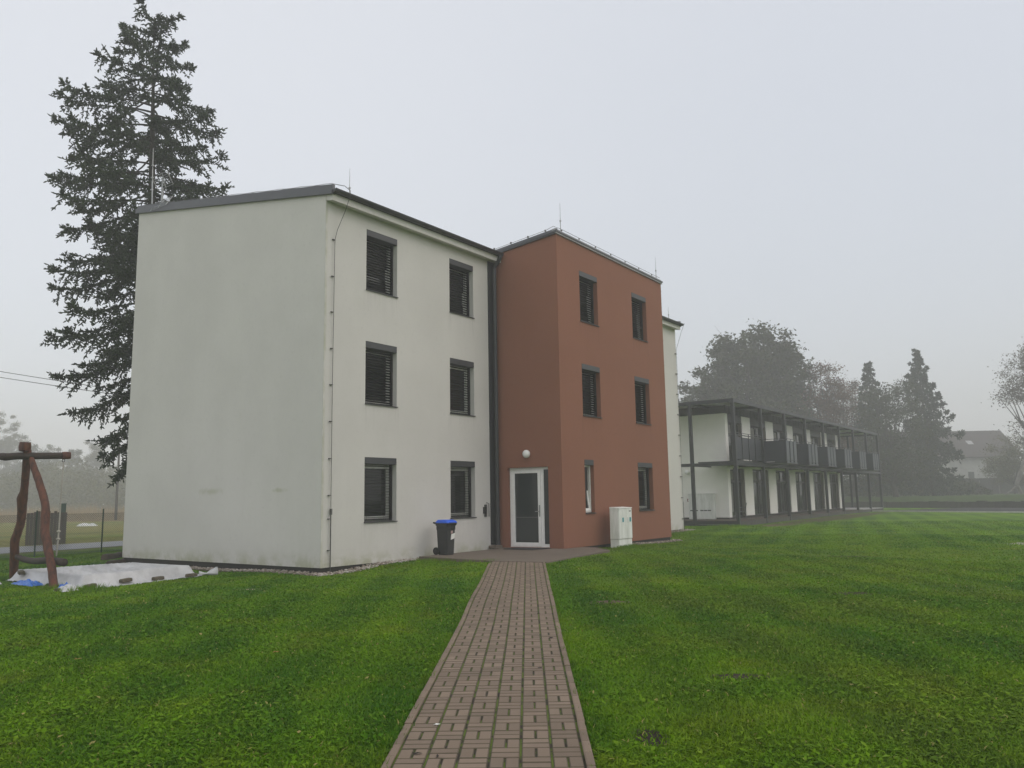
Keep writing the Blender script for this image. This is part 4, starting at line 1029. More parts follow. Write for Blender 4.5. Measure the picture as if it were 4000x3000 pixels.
# ------------------------------------------------------------------ the long terrace building behind
TB = thing('terrace_building', 'long two storey white building with dark steel gallery frame and balconies', 'building', (32, 2.3, .1))
XW, YW, XT = 32.2, 2.336, 57.64
piers = [(34.93, 36.40), (39.29, 40.80), (43.75, 45.07), (48.10, 49.41), (52.23, 53.9), (56.54, XT)]
opens = [(32.62, 34.93), (36.40, 39.29), (40.80, 43.75), (45.07, 48.10), (49.41, 52.23), (53.90, 56.54)]
mb = MB(); DZ = .40
mb.box((XW, YW, .46), (XW + .42, 13.5, 3.43)); mb.box((XW, YW, 3.60), (XW + .42, 13.5, 6.47))
mb.box((XW + .42, YW, 3.31), (XT, YW + .35, 3.43))
for a, b in piers: mb.box((a, YW, .50), (b, YW + .45, 3.31)); mb.box((a, YW, 3.60), (b, YW + .45, 6.47))
mb.box((XT - .35, YW + .45, .5), (XT, 13.5, 6.47)); mb.box((XW, 13.2, .5), (XT, 13.5, 6.47))
mb.build('wall', M['white_far'], TB)
mb = MB(); mb.box((XW + .04, YW + .04, -.1), (XT - .04, 13.4, .46)); mb.build('plinth', M['plinth'], TB)
mb = MB(); mb.box((XW - .03, YW - .03, 6.475), (XT + .03, 13.53, 7.12))
for x in np.arange(XW, XT, .62): mb.box((x, YW - .05, 6.49), (x + .03, YW - .03, 7.1))
for y in np.arange(YW, 13.5, .9): mb.box((XW - .045, y, 6.49), (XW - .03, y + .02, 7.1))
mb.build('roof_fascia', M['cladding'], TB)
mb = MB(); mb.box((XW - .02, YW - .02, 3.435), (XT + .02, 13.52, 3.595)); mb.build('floor_edge', M['frame_steel'], TB)
def fardoor(a, b, z0, z1, upper, k):
    mb = MB(); y = YW + .22; w = .09
    mb.box((a, y, z0), (a + w, y + .1, z1)); mb.box((b - w, y, z0), (b, y + .1, z1)); mb.box((a, y - .001, z1 - w), (b, y + .1, z1)); mb.box((a, y - .001, z0), (b, y + .1, z0 + .08))
    mu = a + (b - a) * .52; mb.box((mu - .05, y - .002, z0), (mu + .05, y + .1, z1)); mb.box((a, y - .003, z1 - .82), (b, y + .1, z1 - .70))
    D = mb.build('door', M['door_frame'], TB)
    mb = MB(); mb.box((a + w, y + .04, z0 + .08), (b - w, y + .06, z1 - w)); mb.build('glass', M['glass_far'], D)
    mb = MB(); mb.box((a + w + .12, y + .02, z1 - .66), (mu - .16, y + .039, z1 - .16)); mb.build('fanlight_blind', M['curtain'], D); mb = MB(); mb.box((a + w + .16, y + .02, z0 + .3), (a + w + (.55 if k % 2 else .8), y + .039, z1 - .9)); mb.build('curtain', M['curtain'], D)
    mb = MB(); mb.box((b + .0, YW + .002, z0), (b + .004, YW + .22, z1)); mb.box((b - .10, YW + .06, z0 + .1), (b - .002, YW + .2, z1)); mb.build('reveal_trim', M['beige_trim'], D)
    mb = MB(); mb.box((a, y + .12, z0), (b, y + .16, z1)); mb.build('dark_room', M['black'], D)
    if upper:
        mb = MB(); mb.box((a, YW + .02, 6.02), (b, YW + .20, 6.46)); mb.build('shutter_box', M['cladding'], D)
for k, (a, b) in enumerate(opens):
    fardoor(a, b, .46, 3.30, False, k); fardoor(a, b, 3.62, 6.04, True, k + 1)
# frame
XP = [29.58 + 4.42 * k for k in range(9)]; w = .17; YP = .80; ZT = 6.985
YB = [3.29, 5.8]
def post(x, y, z0):
    mb = MB(); mb.box((x, y, z0), (x + w, y + w, ZT - .2)); mb.build('post', M['frame_steel'], TB)
for x in XP: post(x, YP, hz(x, YP) - .1)
for y in YB: post(XP[0], y, 0); post(XP[8], y, 0)
mb = MB()
x0, x1 = XP[0], XP[8] + w
mb.box((x0, YP, ZT - .2), (x1, YP + w, ZT)); mb.box((x0, YP + w, ZT - .2), (x0 + w, 13, ZT)); mb.box((x1 - w, YP + w, ZT - .2), (x1, 8, ZT))
mb.build('roof_beam', M['frame_steel'], TB)
mb = MB()
mb.box((x0 + .005, YP + .004, 3.345), (x1 - .005, YP + w - .004, 3.515)); mb.box((x0 + .005, YP + w, 3.35), (x0 + w - .005, 13, 3.51)); mb.box((x1 - w, YP + w, 3.35), (x1 - .005, 8, 3.51))
mb.build('floor_beam', M['frame_steel'], TB)
def cbeam(p, q): mb = MB(); mb.box(p, q); mb.build('cross_beam', M['frame_steel'], TB)
for k, x in enumerate(XP[1:8]):
    ye = YW if x < XT else 8
    cbeam((x, YP + w, ZT - .2), (x + w * .8, ye, ZT - .03)); cbeam((x, YP + w, 3.35), (x + w * .8, ye, 3.5))
cbeam((x0 + w, YB[0], ZT - .2), (XW, YB[0] + .14, ZT - .03)); cbeam((x0 + w, YB[0], 3.35), (XW, YB[0] + .14, 3.5)); cbeam((XT, 8, ZT - .2), (x1, 8.14, ZT - .03))
mb = MB()
for k in range(8):
    a, b = XP[k] + w + .04, XP[k + 1] - .04; ye = YW - .12 if XP[k + 1] < XT + 2 else 7.9
    mb.box((a, YP + w + .06, ZT - .055), (b, ye, ZT - .035))
mb.box((x0 + w + .04, YW, ZT - .056), (XW - .06, 12.8, ZT - .036)); mb.build('roof_panel', M['poly'], TB)
mb = MB(); mb.box((x0 + .02, YP + .02, 3.52), (XT, YW - .03, 3.575)); mb.box((x0 + .02, YW - .03, 3.52), (XW - .03, 3.0, 3.575)); mb.build('gallery_floor', M['frame_steel'], TB)
for k in range(1, 7):                                       # balconies pushed out beside the posts
    a = XP[k] + w; b = a + 2.12; yf = -.50
    mb = MB(); mb.box((a, yf, 3.50), (b, YP - .002, 3.60)); B = mb.build('balcony', M['frame_steel'], TB)
    for xa in (a, b - .03): mb = MB(); mb.box((xa, yf + .03, 3.62), (xa + .03, YP - .01, 4.83)); mb.build('side_panel', M['balc'], B)
    q = (b - a) / 3
    for j in range(3): mb = MB(); mb.box((a + q * j + .02, yf - .01, 3.70), (a + q * (j + 1) - .17, yf + .02, 4.83)); mb.box((a + q * j + .06, yf - .01, 3.52), (a + q * (j + 1) - .22, yf + .01, 3.66)); mb.build('front_slat', M['balc_light'], B)
    mb = MB(); mb.box((a, yf + .03, 3.66), (b, yf + .05, 4.80)); mb.build('front_panel', M['balc'], B)
    mb = MB(); mb.tube([(a, yf + .03, 4.93), (b, yf + .03, 4.93)], .02, 6); mb.tube([(a, yf + .03, 4.93), (a, YP, 4.93)], .02, 6)
    for xx in (a + .3, a + 1.05, b - .3): mb.tube([(xx, yf + .03, 4.8), (xx, yf + .03, 4.93)], .02, 6)
    mb.build('handrail', M['frame_steel'], B)
for k in range(8):
    a, b = XP[k] + w, XP[k + 1]
    if 1 <= k <= 6: a += 2.15
    y = YP + .06
    mb = MB(); mb.box((a, y, 4.98), (b, y + .04, 5.03)); mb.box((a, y, 5.11), (b, y + .03, 5.135)); mb.box((a, y, 3.58), (b, y + .03, 3.62))
    for xx in np.arange(a + .02, b, 1.05): mb.box((xx, y, 3.58), (xx + .035, y + .035, 5.13))
    RL = mb.build('railing', M['frame_steel'], TB)
    mb = MB(); mb.box((a + .03, y + .036, 3.68), (b - .03, y + .045, 4.90)); mb.build('infill_panel', M['balc'], RL)
mb = MB(); mb.box((x0 + .02, YP + .03, .37 - .03), (XT, YW + .5, .37)); mb.box((x0 + .02, YW + .5, .34), (XW + .1, 13, .37)); mb.build('deck', M['deck'], TB)
mb = MB(); mb.box((XT, YP + .03, .34), (x1 - .02, 8, .385)); mb.build('open_terrace', M['terrace'], TB)
mb = MB()
for k in range(8): mb.box((XP[k] + w, YP + .03, 0), (XP[k + 1], YP + .06, .345))
mb.build('deck_edge', M['deck_side'], TB)
mb = MB(); mb.box((x0 + .03, YP + w, 0), (x0 + .06, 13, .335)); mb.build('deck_side', M['frame_steel'], TB); mb = MB(); mb.box((x0 - .30, YP + .25, .05), (x0 - .02, 3.1, .17)); mb.build('step', M['frame_steel'], TB)
mb = MB(); mb.ball((XW - .16, 4.748, 3.10), .14, 16, 10); mb.tube([(XW - .06, 4.748, 3.1), (XW, 4.748, 3.1)], .07, 12); mb.build('wall_lamp', M['globe'], TB, smooth=True)
mb = MB(); mb.box((XW - .05, 4.73, 1.39), (XW, 4.87, 1.55)); fa = mb.build('fire_alarm', M['alarm'], TB); mb = MB(); mb.box((XW - .055, 4.77, 1.43), (XW - .05, 4.83, 1.50)); mb.build('call_point', M['paper'], fa)
mb = MB(); mb.box((XW - .28, 3.14, .37), (XW, 4.70, 1.82)); mb.box((XW - .31, 3.12, 1.82), (XW, 4.72, 1.85)); mc = mb.build('meter_cabinet', M['cab'], TB, bevel=.01)
for a, b in ((3.28, 4.06), (4.08, 4.68)):
    mb = MB(); mb.box((XW - .295, a, .42), (XW - .281, b, 1.14)); mb.box((XW - .296, a, 1.17), (XW - .281, b, 1.78)); dd = mb.build('door', M['cab'], mc)
    mb = MB(); n_ = 3 if a < 4 else 2
    for j in range(n_): mb.box((XW - .302, a + .05 + (b - a - .1) / n_ * j, .84), (XW - .296, a + .02 + (b - a - .1) / n_ * (j + 1), .90))
    mb.build('vent', M['black'], dd)
mb = MB(); mb.box((XW - .02, YW - .25, 3.2), (XW + .25, YW, 3.34)); mb.build('bracket', M['white_far'], TB)
for x, y in ((40.2, 6), (36, 8)):
    mb = MB(); mb.tube([(x, y, 7.1), (x, y, 8.3)], [.02, .012], 6); mb.build('lightning_rod', M['steel'], TB)
mb = MB(); mb.box((XW + .1, YW + .1, 7.12), (XT - .1, 13.3, 7.15)); mb.build('roof', M['plinth'], TB)

# resin armchair on the deck
t = thing('armchair', 'grey plastic garden armchair with slatted back on the wooden deck', 'chair', (31.8, 1.55, .372), R(200))
mb = MB(); mb.box((-.24, -.23, .40), (.24, .23, .44)); mb.build('seat', M['plastic_grey'], t, bevel=.01)
mb = MB()
for z in (.52, .66, .80): mb.hexa([(-.24, .22 + (z - .45) * .25, z), (.24, .22 + (z - .45) * .25, z), (.24, .25 + (z - .45) * .25, z), (-.24, .25 + (z - .45) * .25, z), (-.24, .25 + (z - .45) * .25, z + .1), (.24, .25 + (z - .45) * .25, z + .1), (.24, .28 + (z - .45) * .25, z + .1), (-.24, .28 + (z - .45) * .25, z + .1)])
mb.build('backrest', M['plastic_grey'], t)
for s in (-1, 1):
    mb = MB(); mb.tube([(s * .27, -.30, .0), (s * .27, -.24, .45), (s * .27, -.15, .62), (s * .27, .05, .66), (s * .27, .26, .66)], .016, 8); mb.build('arm', M['plastic_grey'], t)
    mb = MB(); mb.tube([(s * .25, .34, .0), (s * .25, .24, .42), (s * .25, .36, .92)], .016, 8); mb.build('leg', M['plastic_grey'], t)

# ------------------------------------------------------------------ far edge on the right
mb = MB(); mb2 = MB(); mb3 = MB()
tt = np.arange(-2.4, 60, 1.6)
def kp(t_, n_): q = K0 + KD * t_ + KN * n_; return q[0], q[1]
for a, b in zip(tt[:-1], tt[1:]):
    p = [kp(a, -.06), kp(b, -.06), kp(b, .10), kp(a, .10)]; z = hz(*p[0])
    mb.prism(p, z - .1, z + .095)
    p = [kp(a, .10), kp(b, .10), kp(b, 13.9), kp(a, 13.9)]; mb2.quad(*[(x, y, hz(x, y) + .03) for x, y in p])
    # low rough wall along the road
kbb = mb.build('kerb', M['kerb']); tag(kbb, kind='structure')
rd = mb2.build('road', M['asphalt_dark']); tag(rd, kind='structure')
LWt = thing('low_wall', 'low dark rubble wall along the far side of the road behind the lawn', 'wall', (*kp(10, 14), .13))
for a in np.arange(-30, 60, .8):
    n_ = 14.0 + random.uniform(-.05, .05); hh = .62 + random.uniform(-.05, .05)
    p = [kp(a, n_), kp(a + .79, n_), kp(a + .79, n_ + .4), kp(a, n_ + .4)]
    mb3.hexa([(*q, hz(*q) - .2) for q in p] + [(p[0][0], p[0][1], hz(*p[0]) + hh), (p[1][0], p[1][1], hz(*p[1]) + hh + random.uniform(-.04, .04)), (p[2][0], p[2][1], hz(*p[1]) + hh), (p[3][0], p[3][1], hz(*p[0]) + hh)])
mb3.build('rubble', M['lowwall'], LWt)
BF = thing('board_fence', 'tall dark wooden board fence in the mist below the farmhouse', 'fence', (134, 9, 1.1))
a, b = np.array([118.3, 33.1]), np.array([150.2, -13.7]); L = np.linalg.norm(b - a); d = (b - a) / L
mb = MB()
for s in np.arange(0, L, .22):
    p = a + d * s; q = a + d * (s + .205); z = min(hz(*p), 1.16); zt = 3.70 + random.uniform(-.03, .03)
    nn = np.array([-d[1], d[0]]) * .03
    mb.hexa([(*p, z - .3), (*q, z - .3), (*(q + nn), z - .3), (*(p + nn), z - .3), (*p, zt), (*q, zt), (*(q + nn), zt), (*(p + nn), zt)])
mb.build('board', M['fence_dark'], BF)
for s in np.arange(1.5, L, 3.1):
    p = a + d * s - np.array([-d[1], d[0]]) * .1; mb = MB(); mb.tube([(*p, .5), (*p, 3.4)], .09, 8); mb.build('post', M['pale_wood'], BF)

HS = thing('farmhouse', 'white farmhouse with purple brown tiled roof fading into the mist', 'house', (149, 8, 1.2))
ra, rb = Vector((143.3, 17.0, 12.2)), Vector((156.35, -1.23, 12.2))
d = (rb - ra).normalized(); nf = Vector((-.813, -.583, 0))
ea, eb = ra + nf * 6 + Vector((0, 0, -4.9)), rb + nf * 6 + Vector((0, 0, -4.9)); fa_, fb_ = ra - nf * 6 + Vector((0, 0, -4.9)), rb - nf * 6 + Vector((0, 0, -4.9))
mb = MB(); dz = Vector((0, 0, .15))
for p in ((ea, eb, rb, ra), (ra, rb, fb_, fa_)): mb.hexa([*p, *[q + dz for q in p]])
mb.build('roof', M['roof_tile'], HS)
mb = MB(); wa, wb = ea - nf * .5 + d * .4, eb - nf * .5 - d * .4; wc, wd = fb_ + nf * .5 - d * .4, fa_ + nf * .5 + d * .4
zt = ea.z + .35
mb.hexa([(q.x, q.y, .8) for q in (wa, wb, wc, wd)] + [(q.x, q.y, zt) for q in (wa, wb, wc, wd)])
for q0, q1, rr_ in ((wa, wd, ra + d * .4), (wb, wc, rb - d * .4)): mb.add([(q0.x, q0.y, zt), (q1.x, q1.y, zt), (rr_.x, rr_.y, rr_.z - .1)], [(0, 1, 2)])
mb.build('wall', M['house_white'], HS)
c = Vector((149.98, 3.18, 9.82)); up_ = (ra - ea).normalized(); mb = MB(); q = [c + d * a_ * .5 + up_ * b_ * .55 for a_, b_ in ((-1, -1), (1, -1), (1, 1), (-1, 1))]; off = Vector((nf.x, nf.y, 1.2)).normalized()
k_ = ((ra + Vector((0, 0, .15)) - c).dot(off)); q = [p + off * (k_ + .06) for p in q]; mb.hexa([*q, *[p + off * .06 for p in q]]); mb.build('skylight', M['coping'], HS)
for s in (3.2, 6.5, 12.5):
    p = wa + d * s + nf * .03; mb = MB(); mb.hexa([(p.x, p.y, 3.4), (p.x + d.x, p.y + d.y, 3.4), (p.x + d.x - nf.x * .05, p.y + d.y - nf.y * .05, 3.4), (p.x - nf.x * .05, p.y - nf.y * .05, 3.4), (p.x, p.y, 4.9), (p.x + d.x, p.y + d.y, 4.9), (p.x + d.x - nf.x * .05, p.y + d.y - nf.y * .05, 4.9), (p.x - nf.x * .05, p.y - nf.y * .05, 4.9)]); mb.build('window', M['glass_far'], HS)
mb = MB(); p = ra + d * 9; mb.box((p.x - .35, p.y - .35, 11.2), (p.x + .35, p.y + .35, 13.2)); mb.build('chimney', M['roof_tile'], HS)

# ------------------------------------------------------------------ conifers
def conifer(name, label, base, top, prof, mat_n, seed, nb, clip=None, droop=0.0, twig=(.19, .030), sub=.22, shoots=.14, group=None, z0=2.6, bare_rng=(.12, .34), whorl=0, reach=1.0):
    """prof: rows (z, reach towards view-left, reach towards view-right)"""
    rs = np.random.default_rng(seed)
    T = thing(name, label, 'tree', (base[0], base[1], hz(base[0], base[1])), group=group)
    base = np.array([base[0], base[1], hz(base[0], base[1])]); top = np.array(top, float)
    prof = sorted(prof); pzs = np.array([p[0] for p in prof]); pl_ = np.array([p[1] for p in prof]); pr_ = np.array([p[2] for p in prof])
    H = top[2] - base[2]
    axis_p = lambda z: base + (top - base) * ((z - base[2]) / H)
    tr = MB(); zs_ = np.linspace(base[2] - .2, top[2], 14)
    tr.tube([axis_p(z) for z in zs_], [max(.018 * (top[2] - z), .02) for z in zs_], 10)
    trunk = tr.build('trunk', M['bark'], T, smooth=True)
    B0, B1, Rb0, Rb1 = [], [], [], []; S0, S1 = [], []
    zb_ = z0
    for i in range(nb):
        f = (i + rs.uniform(0, 1)) / nb
        if whorl:
            nw = nb // whorl; wi = i // whorl
            z = z0 + (top[2] - .3 - z0) * ((wi + .5) / nw) ** .95 + rs.normal() * .27
            phi = wi * 1.9 + (i % whorl) * 2 * math.pi / whorl + rs.uniform(-.4, .4)
        else:
            z = z0 + (top[2] - .25 - z0) * f ** .92
            phi = i * 2.399963 + rs.uniform(-.35, .35)
        z = min(z, top[2] - .2); f = (z - z0) / (top[2] - z0)
        w = (1 + math.cos(phi)) / 2
        L_ = np.interp(z, pzs, pl_) * (1 - w) + np.interp(z, pzs, pr_) * w
        L_ *= rs.choice([1.0, 1.0, .92, .8, .62, .45], p=[.27, .22, .16, .13, .12, .10]) * rs.uniform(.9, 1.04)
        L_ = max(L_ * reach, .25)
        dirh = np.array([RH[0] * math.cos(phi) + FH[0] * math.sin(phi), RH[1] * math.cos(phi) + FH[1] * math.sin(phi), 0])
        hf = (z - z0) / (top[2] - z0)
        el = np.interp(hf, [0, .35, .7, .95, 1], [R(-24), R(-10), R(2), R(14), R(40)]) + rs.uniform(-.14, .14) - droop
        n_ = max(4, int(L_ / .28)); p = axis_p(z).copy(); pts = [p.copy()]
        for k in range(n_):
            t = k / n_
            e = el - .22 * math.sin(t * math.pi) + (.42 * max(0, t - .55) / .45 if droop < .1 else .55 * max(0, t - .5) / .5)
            yawj = rs.uniform(-.12, .12)
            dv = np.array([dirh[0] * math.cos(yawj) - dirh[1] * math.sin(yawj), dirh[0] * math.sin(yawj) + dirh[1] * math.cos(yawj), 0]) * math.cos(e) + np.array([0, 0, math.sin(e)])
            p = p + dv * (L_ / n_ / max(math.cos(el * .7), .6)); pts.append(p.copy())
        if clip is not None: pts = [q for q in pts if clip(q)]
        if len(pts) < 3: continue
        m_ = len(pts)
        for k in range(m_ - 1):
            B0.append(pts[k]); B1.append(pts[k + 1]); r_ = .035 * min(1, L_ / 2.5)
            Rb0.append(r_ * (1 - k / m_) + .006); Rb1.append(r_ * (1 - (k + 1) / m_) + .006)
        seglen = L_ / n_
        bare = rs.uniform(*bare_rng) * (.35 + 1.0 * hf) if hf < .93 else .1
        # blunt fan of shoots at the tip
        q = pts[-1]; ax_ = unit((pts[-1] - pts[-2])[None])[0]
        for _ in range(14 if L_ > .8 else 6):
            d3 = ax_ * .45 + rs.normal(size=3) * .6 + np.array([0, 0, .15]); d3 /= np.linalg.norm(d3); e = q + d3 * rs.uniform(.08, .3) * min(1, L_ / 1.5)
            B0.append(q); B1.append(e); Rb0.append(.006); Rb1.append(.003)
            for _ in range(4):
                d4 = d3 + rs.normal(size=3) * .5; d4 /= np.linalg.norm(d4); S0.append(q + (e - q) * rs.uniform(.2, 1)); S1.append(S0[-1] + d4 * twig[0] * rs.uniform(.6, 1.1))
        # side twigs
        s = bare * L_
        while s < L_ * (m_ - 1) / n_ - 1e-3:
            k = min(int(s / seglen), m_ - 2); fr = s / seglen - k
            q = pts[k] + (pts[k + 1] - pts[k]) * fr; t = s / L_
            ax_ = unit((pts[k + 1] - pts[k])[None])[0]; side = np.cross(ax_, [0, 0, 1.]); side /= max(np.linalg.norm(side), 1e-6)
            for sg in (-1, 1):
                if rs.uniform() < .12: continue
                l = (.34 + .42 * math.sin(min(1, (1 - t) * 1.25 + .12) * math.pi * .62)) * min(1, L_ / 2.0) * rs.uniform(.4, 1.25)
                dd = ax_ * rs.uniform(.2, .9) + side * sg * rs.uniform(.5, 1.0) + np.array([0, 0, rs.uniform(-1.15, .3) - droop * 1.8])
                dd /= np.linalg.norm(dd)
                e = q + dd * l + np.array([0, 0, -.12 * l])
                B0.append(q); B1.append(e); Rb0.append(.008); Rb1.append(.004)
                a = .0
                while a < l:
                    b_ = q + (e - q) * (a / l)
                    for _ in range(2):
                        d3 = dd * rs.uniform(.2, .9) + rs.normal(size=3) * .7 + np.array([0, 0, .05 - droop * 1.5]); d3 /= np.linalg.norm(d3)
                        S0.append(b_); S1.append(b_ + d3 * twig[0] * rs.uniform(.55, 1.25))
                    a += shoots
                S0.append(e); S1.append(e + dd * twig[0])
            # shoots right on the branch
            for _ in range(2):
                d3 = ax_ * .6 + rs.normal(size=3) * .5; d3 /= np.linalg.norm(d3)
                S0.append(q); S1.append(q + d3 * twig[0] * rs.uniform(.6, 1.2))
            s += sub * rs.uniform(.7, 1.3)
    V, F = frusta(B0, B1, np.array(Rb0), np.array(Rb1), 5); np_mesh('branches', V, [F], M['bark'], T)
    S0 = np.array(S0); S1 = np.array(S1)
    mid = S0 + (S1 - S0) * .45
    Va, Fa = frusta(S0, mid, twig[1] * .55, twig[1], 4); Vb, Fb = frusta(mid, S1, twig[1], twig[1] * .25, 4)
    N4 = len(S0)                                            # join both halves of each shoot into one island
    V = np.concatenate([Va.reshape(N4, 8, 3), Vb.reshape(N4, 8, 3)[:, 4:]], 1).reshape(-1, 3)
    k4 = np.arange(N4)[:, None] * 12
    F = np.concatenate([k4 + np.array([[j, (j + 1) % 4, 4 + (j + 1) % 4, 4 + j]]) for j in range(4)] + [k4 + np.array([[4 + j, 4 + (j + 1) % 4, 8 + (j + 1) % 4, 8 + j]]) for j in range(4)])
    np_mesh('crown', V, [F], M[mat_n], T)
    return T
PROF = [(20.79, .45, .5), (19.9, 1.25, 1.1), (18.89, 1.5, 1.4), (17.7, 2.8, 2.1), (16.30, 3.82, 2.61), (15.28, 4.19, 2.50), (14.27, 3.54, 3.1), (13.17, 3.95, 3.7), (11.79, 3.75, 3.9), (10.81, 3.75, 3.3), (9.36, 3.8, 3.3), (7.93, 3.5, 3.3), (6.52, 3.3, 3.3), (5.12, 2.5, 3.1), (4.21, 2.1, 2.9), (3.2, 1.4, 2.7)]
conifer('spruce_tree', 'tall dark spruce with ragged open crown rising behind the white gable', (2.75, 12.2), (2.37, 12.71, 20.3), PROF, 'needles', 11, 140,
        clip=lambda q: q[1] > 9.05 or q[2] > zr(max(q[1], -.3)) + .5 or q[0] < -.15, twig=(.13, .025), sub=.125, shoots=.06, z0=3.6, bare_rng=(.15, .5), reach=.90)
def cprof(H, r, zb): return [(zb, r * 1.0), (zb + (H - zb) * .25, r), (zb + (H - zb) * .6, r * .52), (zb + (H - zb) * .85, r * .24), (H, .12)]
conifer('spruce_tree', 'slender misty spruce with drooping branches standing in front of the farmhouse', (105.5, 2.68), (104.9, 3.3, 20.6), [(2, 4.0, 6.2), (5, 3.6, 5.4), (8, 3.2, 4.8), (10.4, 2.9, 4.2), (13, 2.2, 3.2), (15.6, 1.8, 1.9), (18.2, 1.2, 1.0), (19.4, .5, .5), (20.6, .1, .1)], 'needles2', 21, 120, droop=.28, twig=(.40, .075), sub=.42, shoots=.24, z0=2.6)
conifer('larch_tree', 'narrow pointed conifer poking out of the round trees behind the gallery end', (104.0, 9.2), (104.0, 9.2, 19.3), [(3, 3.0, 3.0), (10, 2.4, 2.4), (14, 1.6, 1.6), (17, .8, .8), (19.3, .12, .12)], 'needles2', 23, 100, droop=.05, twig=(.40, .08), sub=.38, shoots=.22, z0=3)

# ------------------------------------------------------------------ broad-leaved trees
def tree(name, label, x, y, zt, blobs, leaf, mat_l, seed, nclump=110, per=95, group=None, cat='tree', bark='bark', tr=.28, cr=1.15, twigs=True, sc=1.0):
    """blobs: ellipsoids (dx along view-right, dz centre, rx, rz) that make up the crown"""
    rs = np.random.default_rng(seed); z0 = hz(x, y); blobs = [tuple(v * sc for v in b) for b in blobs]; cr *= sc; tr *= sc
    T = thing(name, label, cat, (x, y, z0), group=group)
    mb = MB(); lean = rs.uniform(-.4, .4, 2)
    zc = min(b[1] - b[3] * .2 for b in blobs)
    fork = np.array([x + lean[0], y + lean[1], z0 + max(1.0, (zc - z0) * .75)])
    mb.tube([(x, y, z0 - .3), (x + lean[0] * .3, y + lean[1] * .3, z0 + (fork[2] - z0) * .5), tuple(fork)], [tr * 1.25, tr, tr * .8], 10)
    area = np.array([b[2] * b[2] * b[3] for b in blobs]); area = area ** .65; area = area / area.sum()
    C = []
    for i in range(nclump):
        b = blobs[rs.choice(len(blobs), p=area)]
        u = rs.normal(size=3); u /= np.linalg.norm(u); r_ = rs.uniform(.05, 1.0) ** .45
        C.append((x + RH[0] * (b[0] + u[0] * b[2] * r_) + FH[0] * u[1] * b[2] * r_, y + RH[1] * (b[0] + u[0] * b[2] * r_) + FH[1] * u[1] * b[2] * r_, z0 + b[1] + u[2] * b[3] * r_))
    C = np.array(C)
    # limbs to a third of the clumps, via a mid point
    for c in C[::3]:
        a = fork + (c - fork) * .45 + rs.normal(size=3) * .35
        mb.tube([tuple(fork - np.array([0, 0, .2])), tuple(a), tuple(c)], [tr * .42, tr * .22, .03], 5, caps=False)
    if twigs:
        for c in C:
            for _ in range(3):
                e = c + rs.normal(size=3) * cr * .5 + np.array([0, 0, .15]); mb.tube([tuple(c), tuple(e)], [.025, .008], 3, caps=False)
    mb.build('trunk', M[bark], T)
    n = nclump * per
    sz = rs.uniform(.6, 1.25, nclump) * cr
    L = np.repeat(C, per, 0) + rs.normal(size=(n, 3)) * np.repeat(sz, per)[:, None] * np.array([.52, .52, .36])
    V, F = leaf_quads(L, leaf, rs, .25); np_mesh('crown', V, [F], M[mat_l], T)
    return T
tree('linden_tree', 'huge round crowned tree looming behind the steel gallery roof', 92.2, 21.1, 24, [(0, 13.0, 5.4, 5.2), (-4.4, 10.0, 3.5, 4.2), (2.4, 13.4, 3.3, 3.2), (3.3, 10.3, 3.0, 3.4), (0, 7.5, 5.2, 4), (-1, 14.9, 3.4, 2.8), (-6.3, 8.5, 3.0, 4.2)], .50, 'leaf_green', 31, 420, 120, tr=.5, cr=1.0, sc=1.3)
tree('maple_tree', 'reddish autumn tree beside the huge round crowned tree', 97.9, 13.24, 18.3, [(-.6, 10.6, 2.5, 3.3), (-1.8, 7.5, 2.8, 3.2), (1.2, 9.4, 1.8, 2.6), (0, 4.8, 2.8, 2.4)], .26, 'leaf_autumn', 32, 190, 120, tr=.2, cr=.8, sc=1.3)
tree('ash_tree', 'thin bare topped tree between the reddish tree and the pointed conifer', 105.0, 12.3, 17.5, [(0, 9.8, 1.9, 3.0), (-.7, 6.6, 2.2, 3), (1.0, 6, 1.9, 2.8)], .22, 'leaf_autumn', 33, 120, 90, tr=.18, cr=.75, sc=1.3)
tree('oak_tree', 'dark green broad tree between the pointed conifer and the drooping spruce', 99.7, 6.2, 15, [(-1.3, 8.0, 2.5, 2.8), (.6, 9.2, 2.2, 2.5), (1.7, 5.8, 2.6, 2.8), (-1.6, 4.2, 2.8, 2.6), (.8, 3.2, 3.2, 2.0)], .28, 'leaf_green', 34, 190, 100, tr=.25, cr=.85, sc=1.3)
tree('poplar_tree', 'large thin leaved tree towering over the farmhouse gable and bush', 118.85, -9.2, 23, [(1.2, 12.8, 4.4, 3.8), (-.7, 10.8, 3.3, 2.3), (2.2, 8.6, 3.8, 2.6), (-.6, 6.6, 2.6, 2.0), (2.5, 14.5, 3.2, 3.0)], .30, 'leaf_brown', 35, 190, 85, tr=.35, cr=1.0, sc=1.3)
tree('willow_bush', 'yellow green bush spreading in front of the farmhouse gable end', 128.3, -4.6, 10, [(0, 4.0, 2.7, 2.7), (1.6, 3.2, 2.8, 2.6), (-1.2, 2.6, 2.2, 1.9)], .24, 'leaf_yellow', 36, 110, 100, cat='bush', tr=.12, cr=.8, sc=1.3)
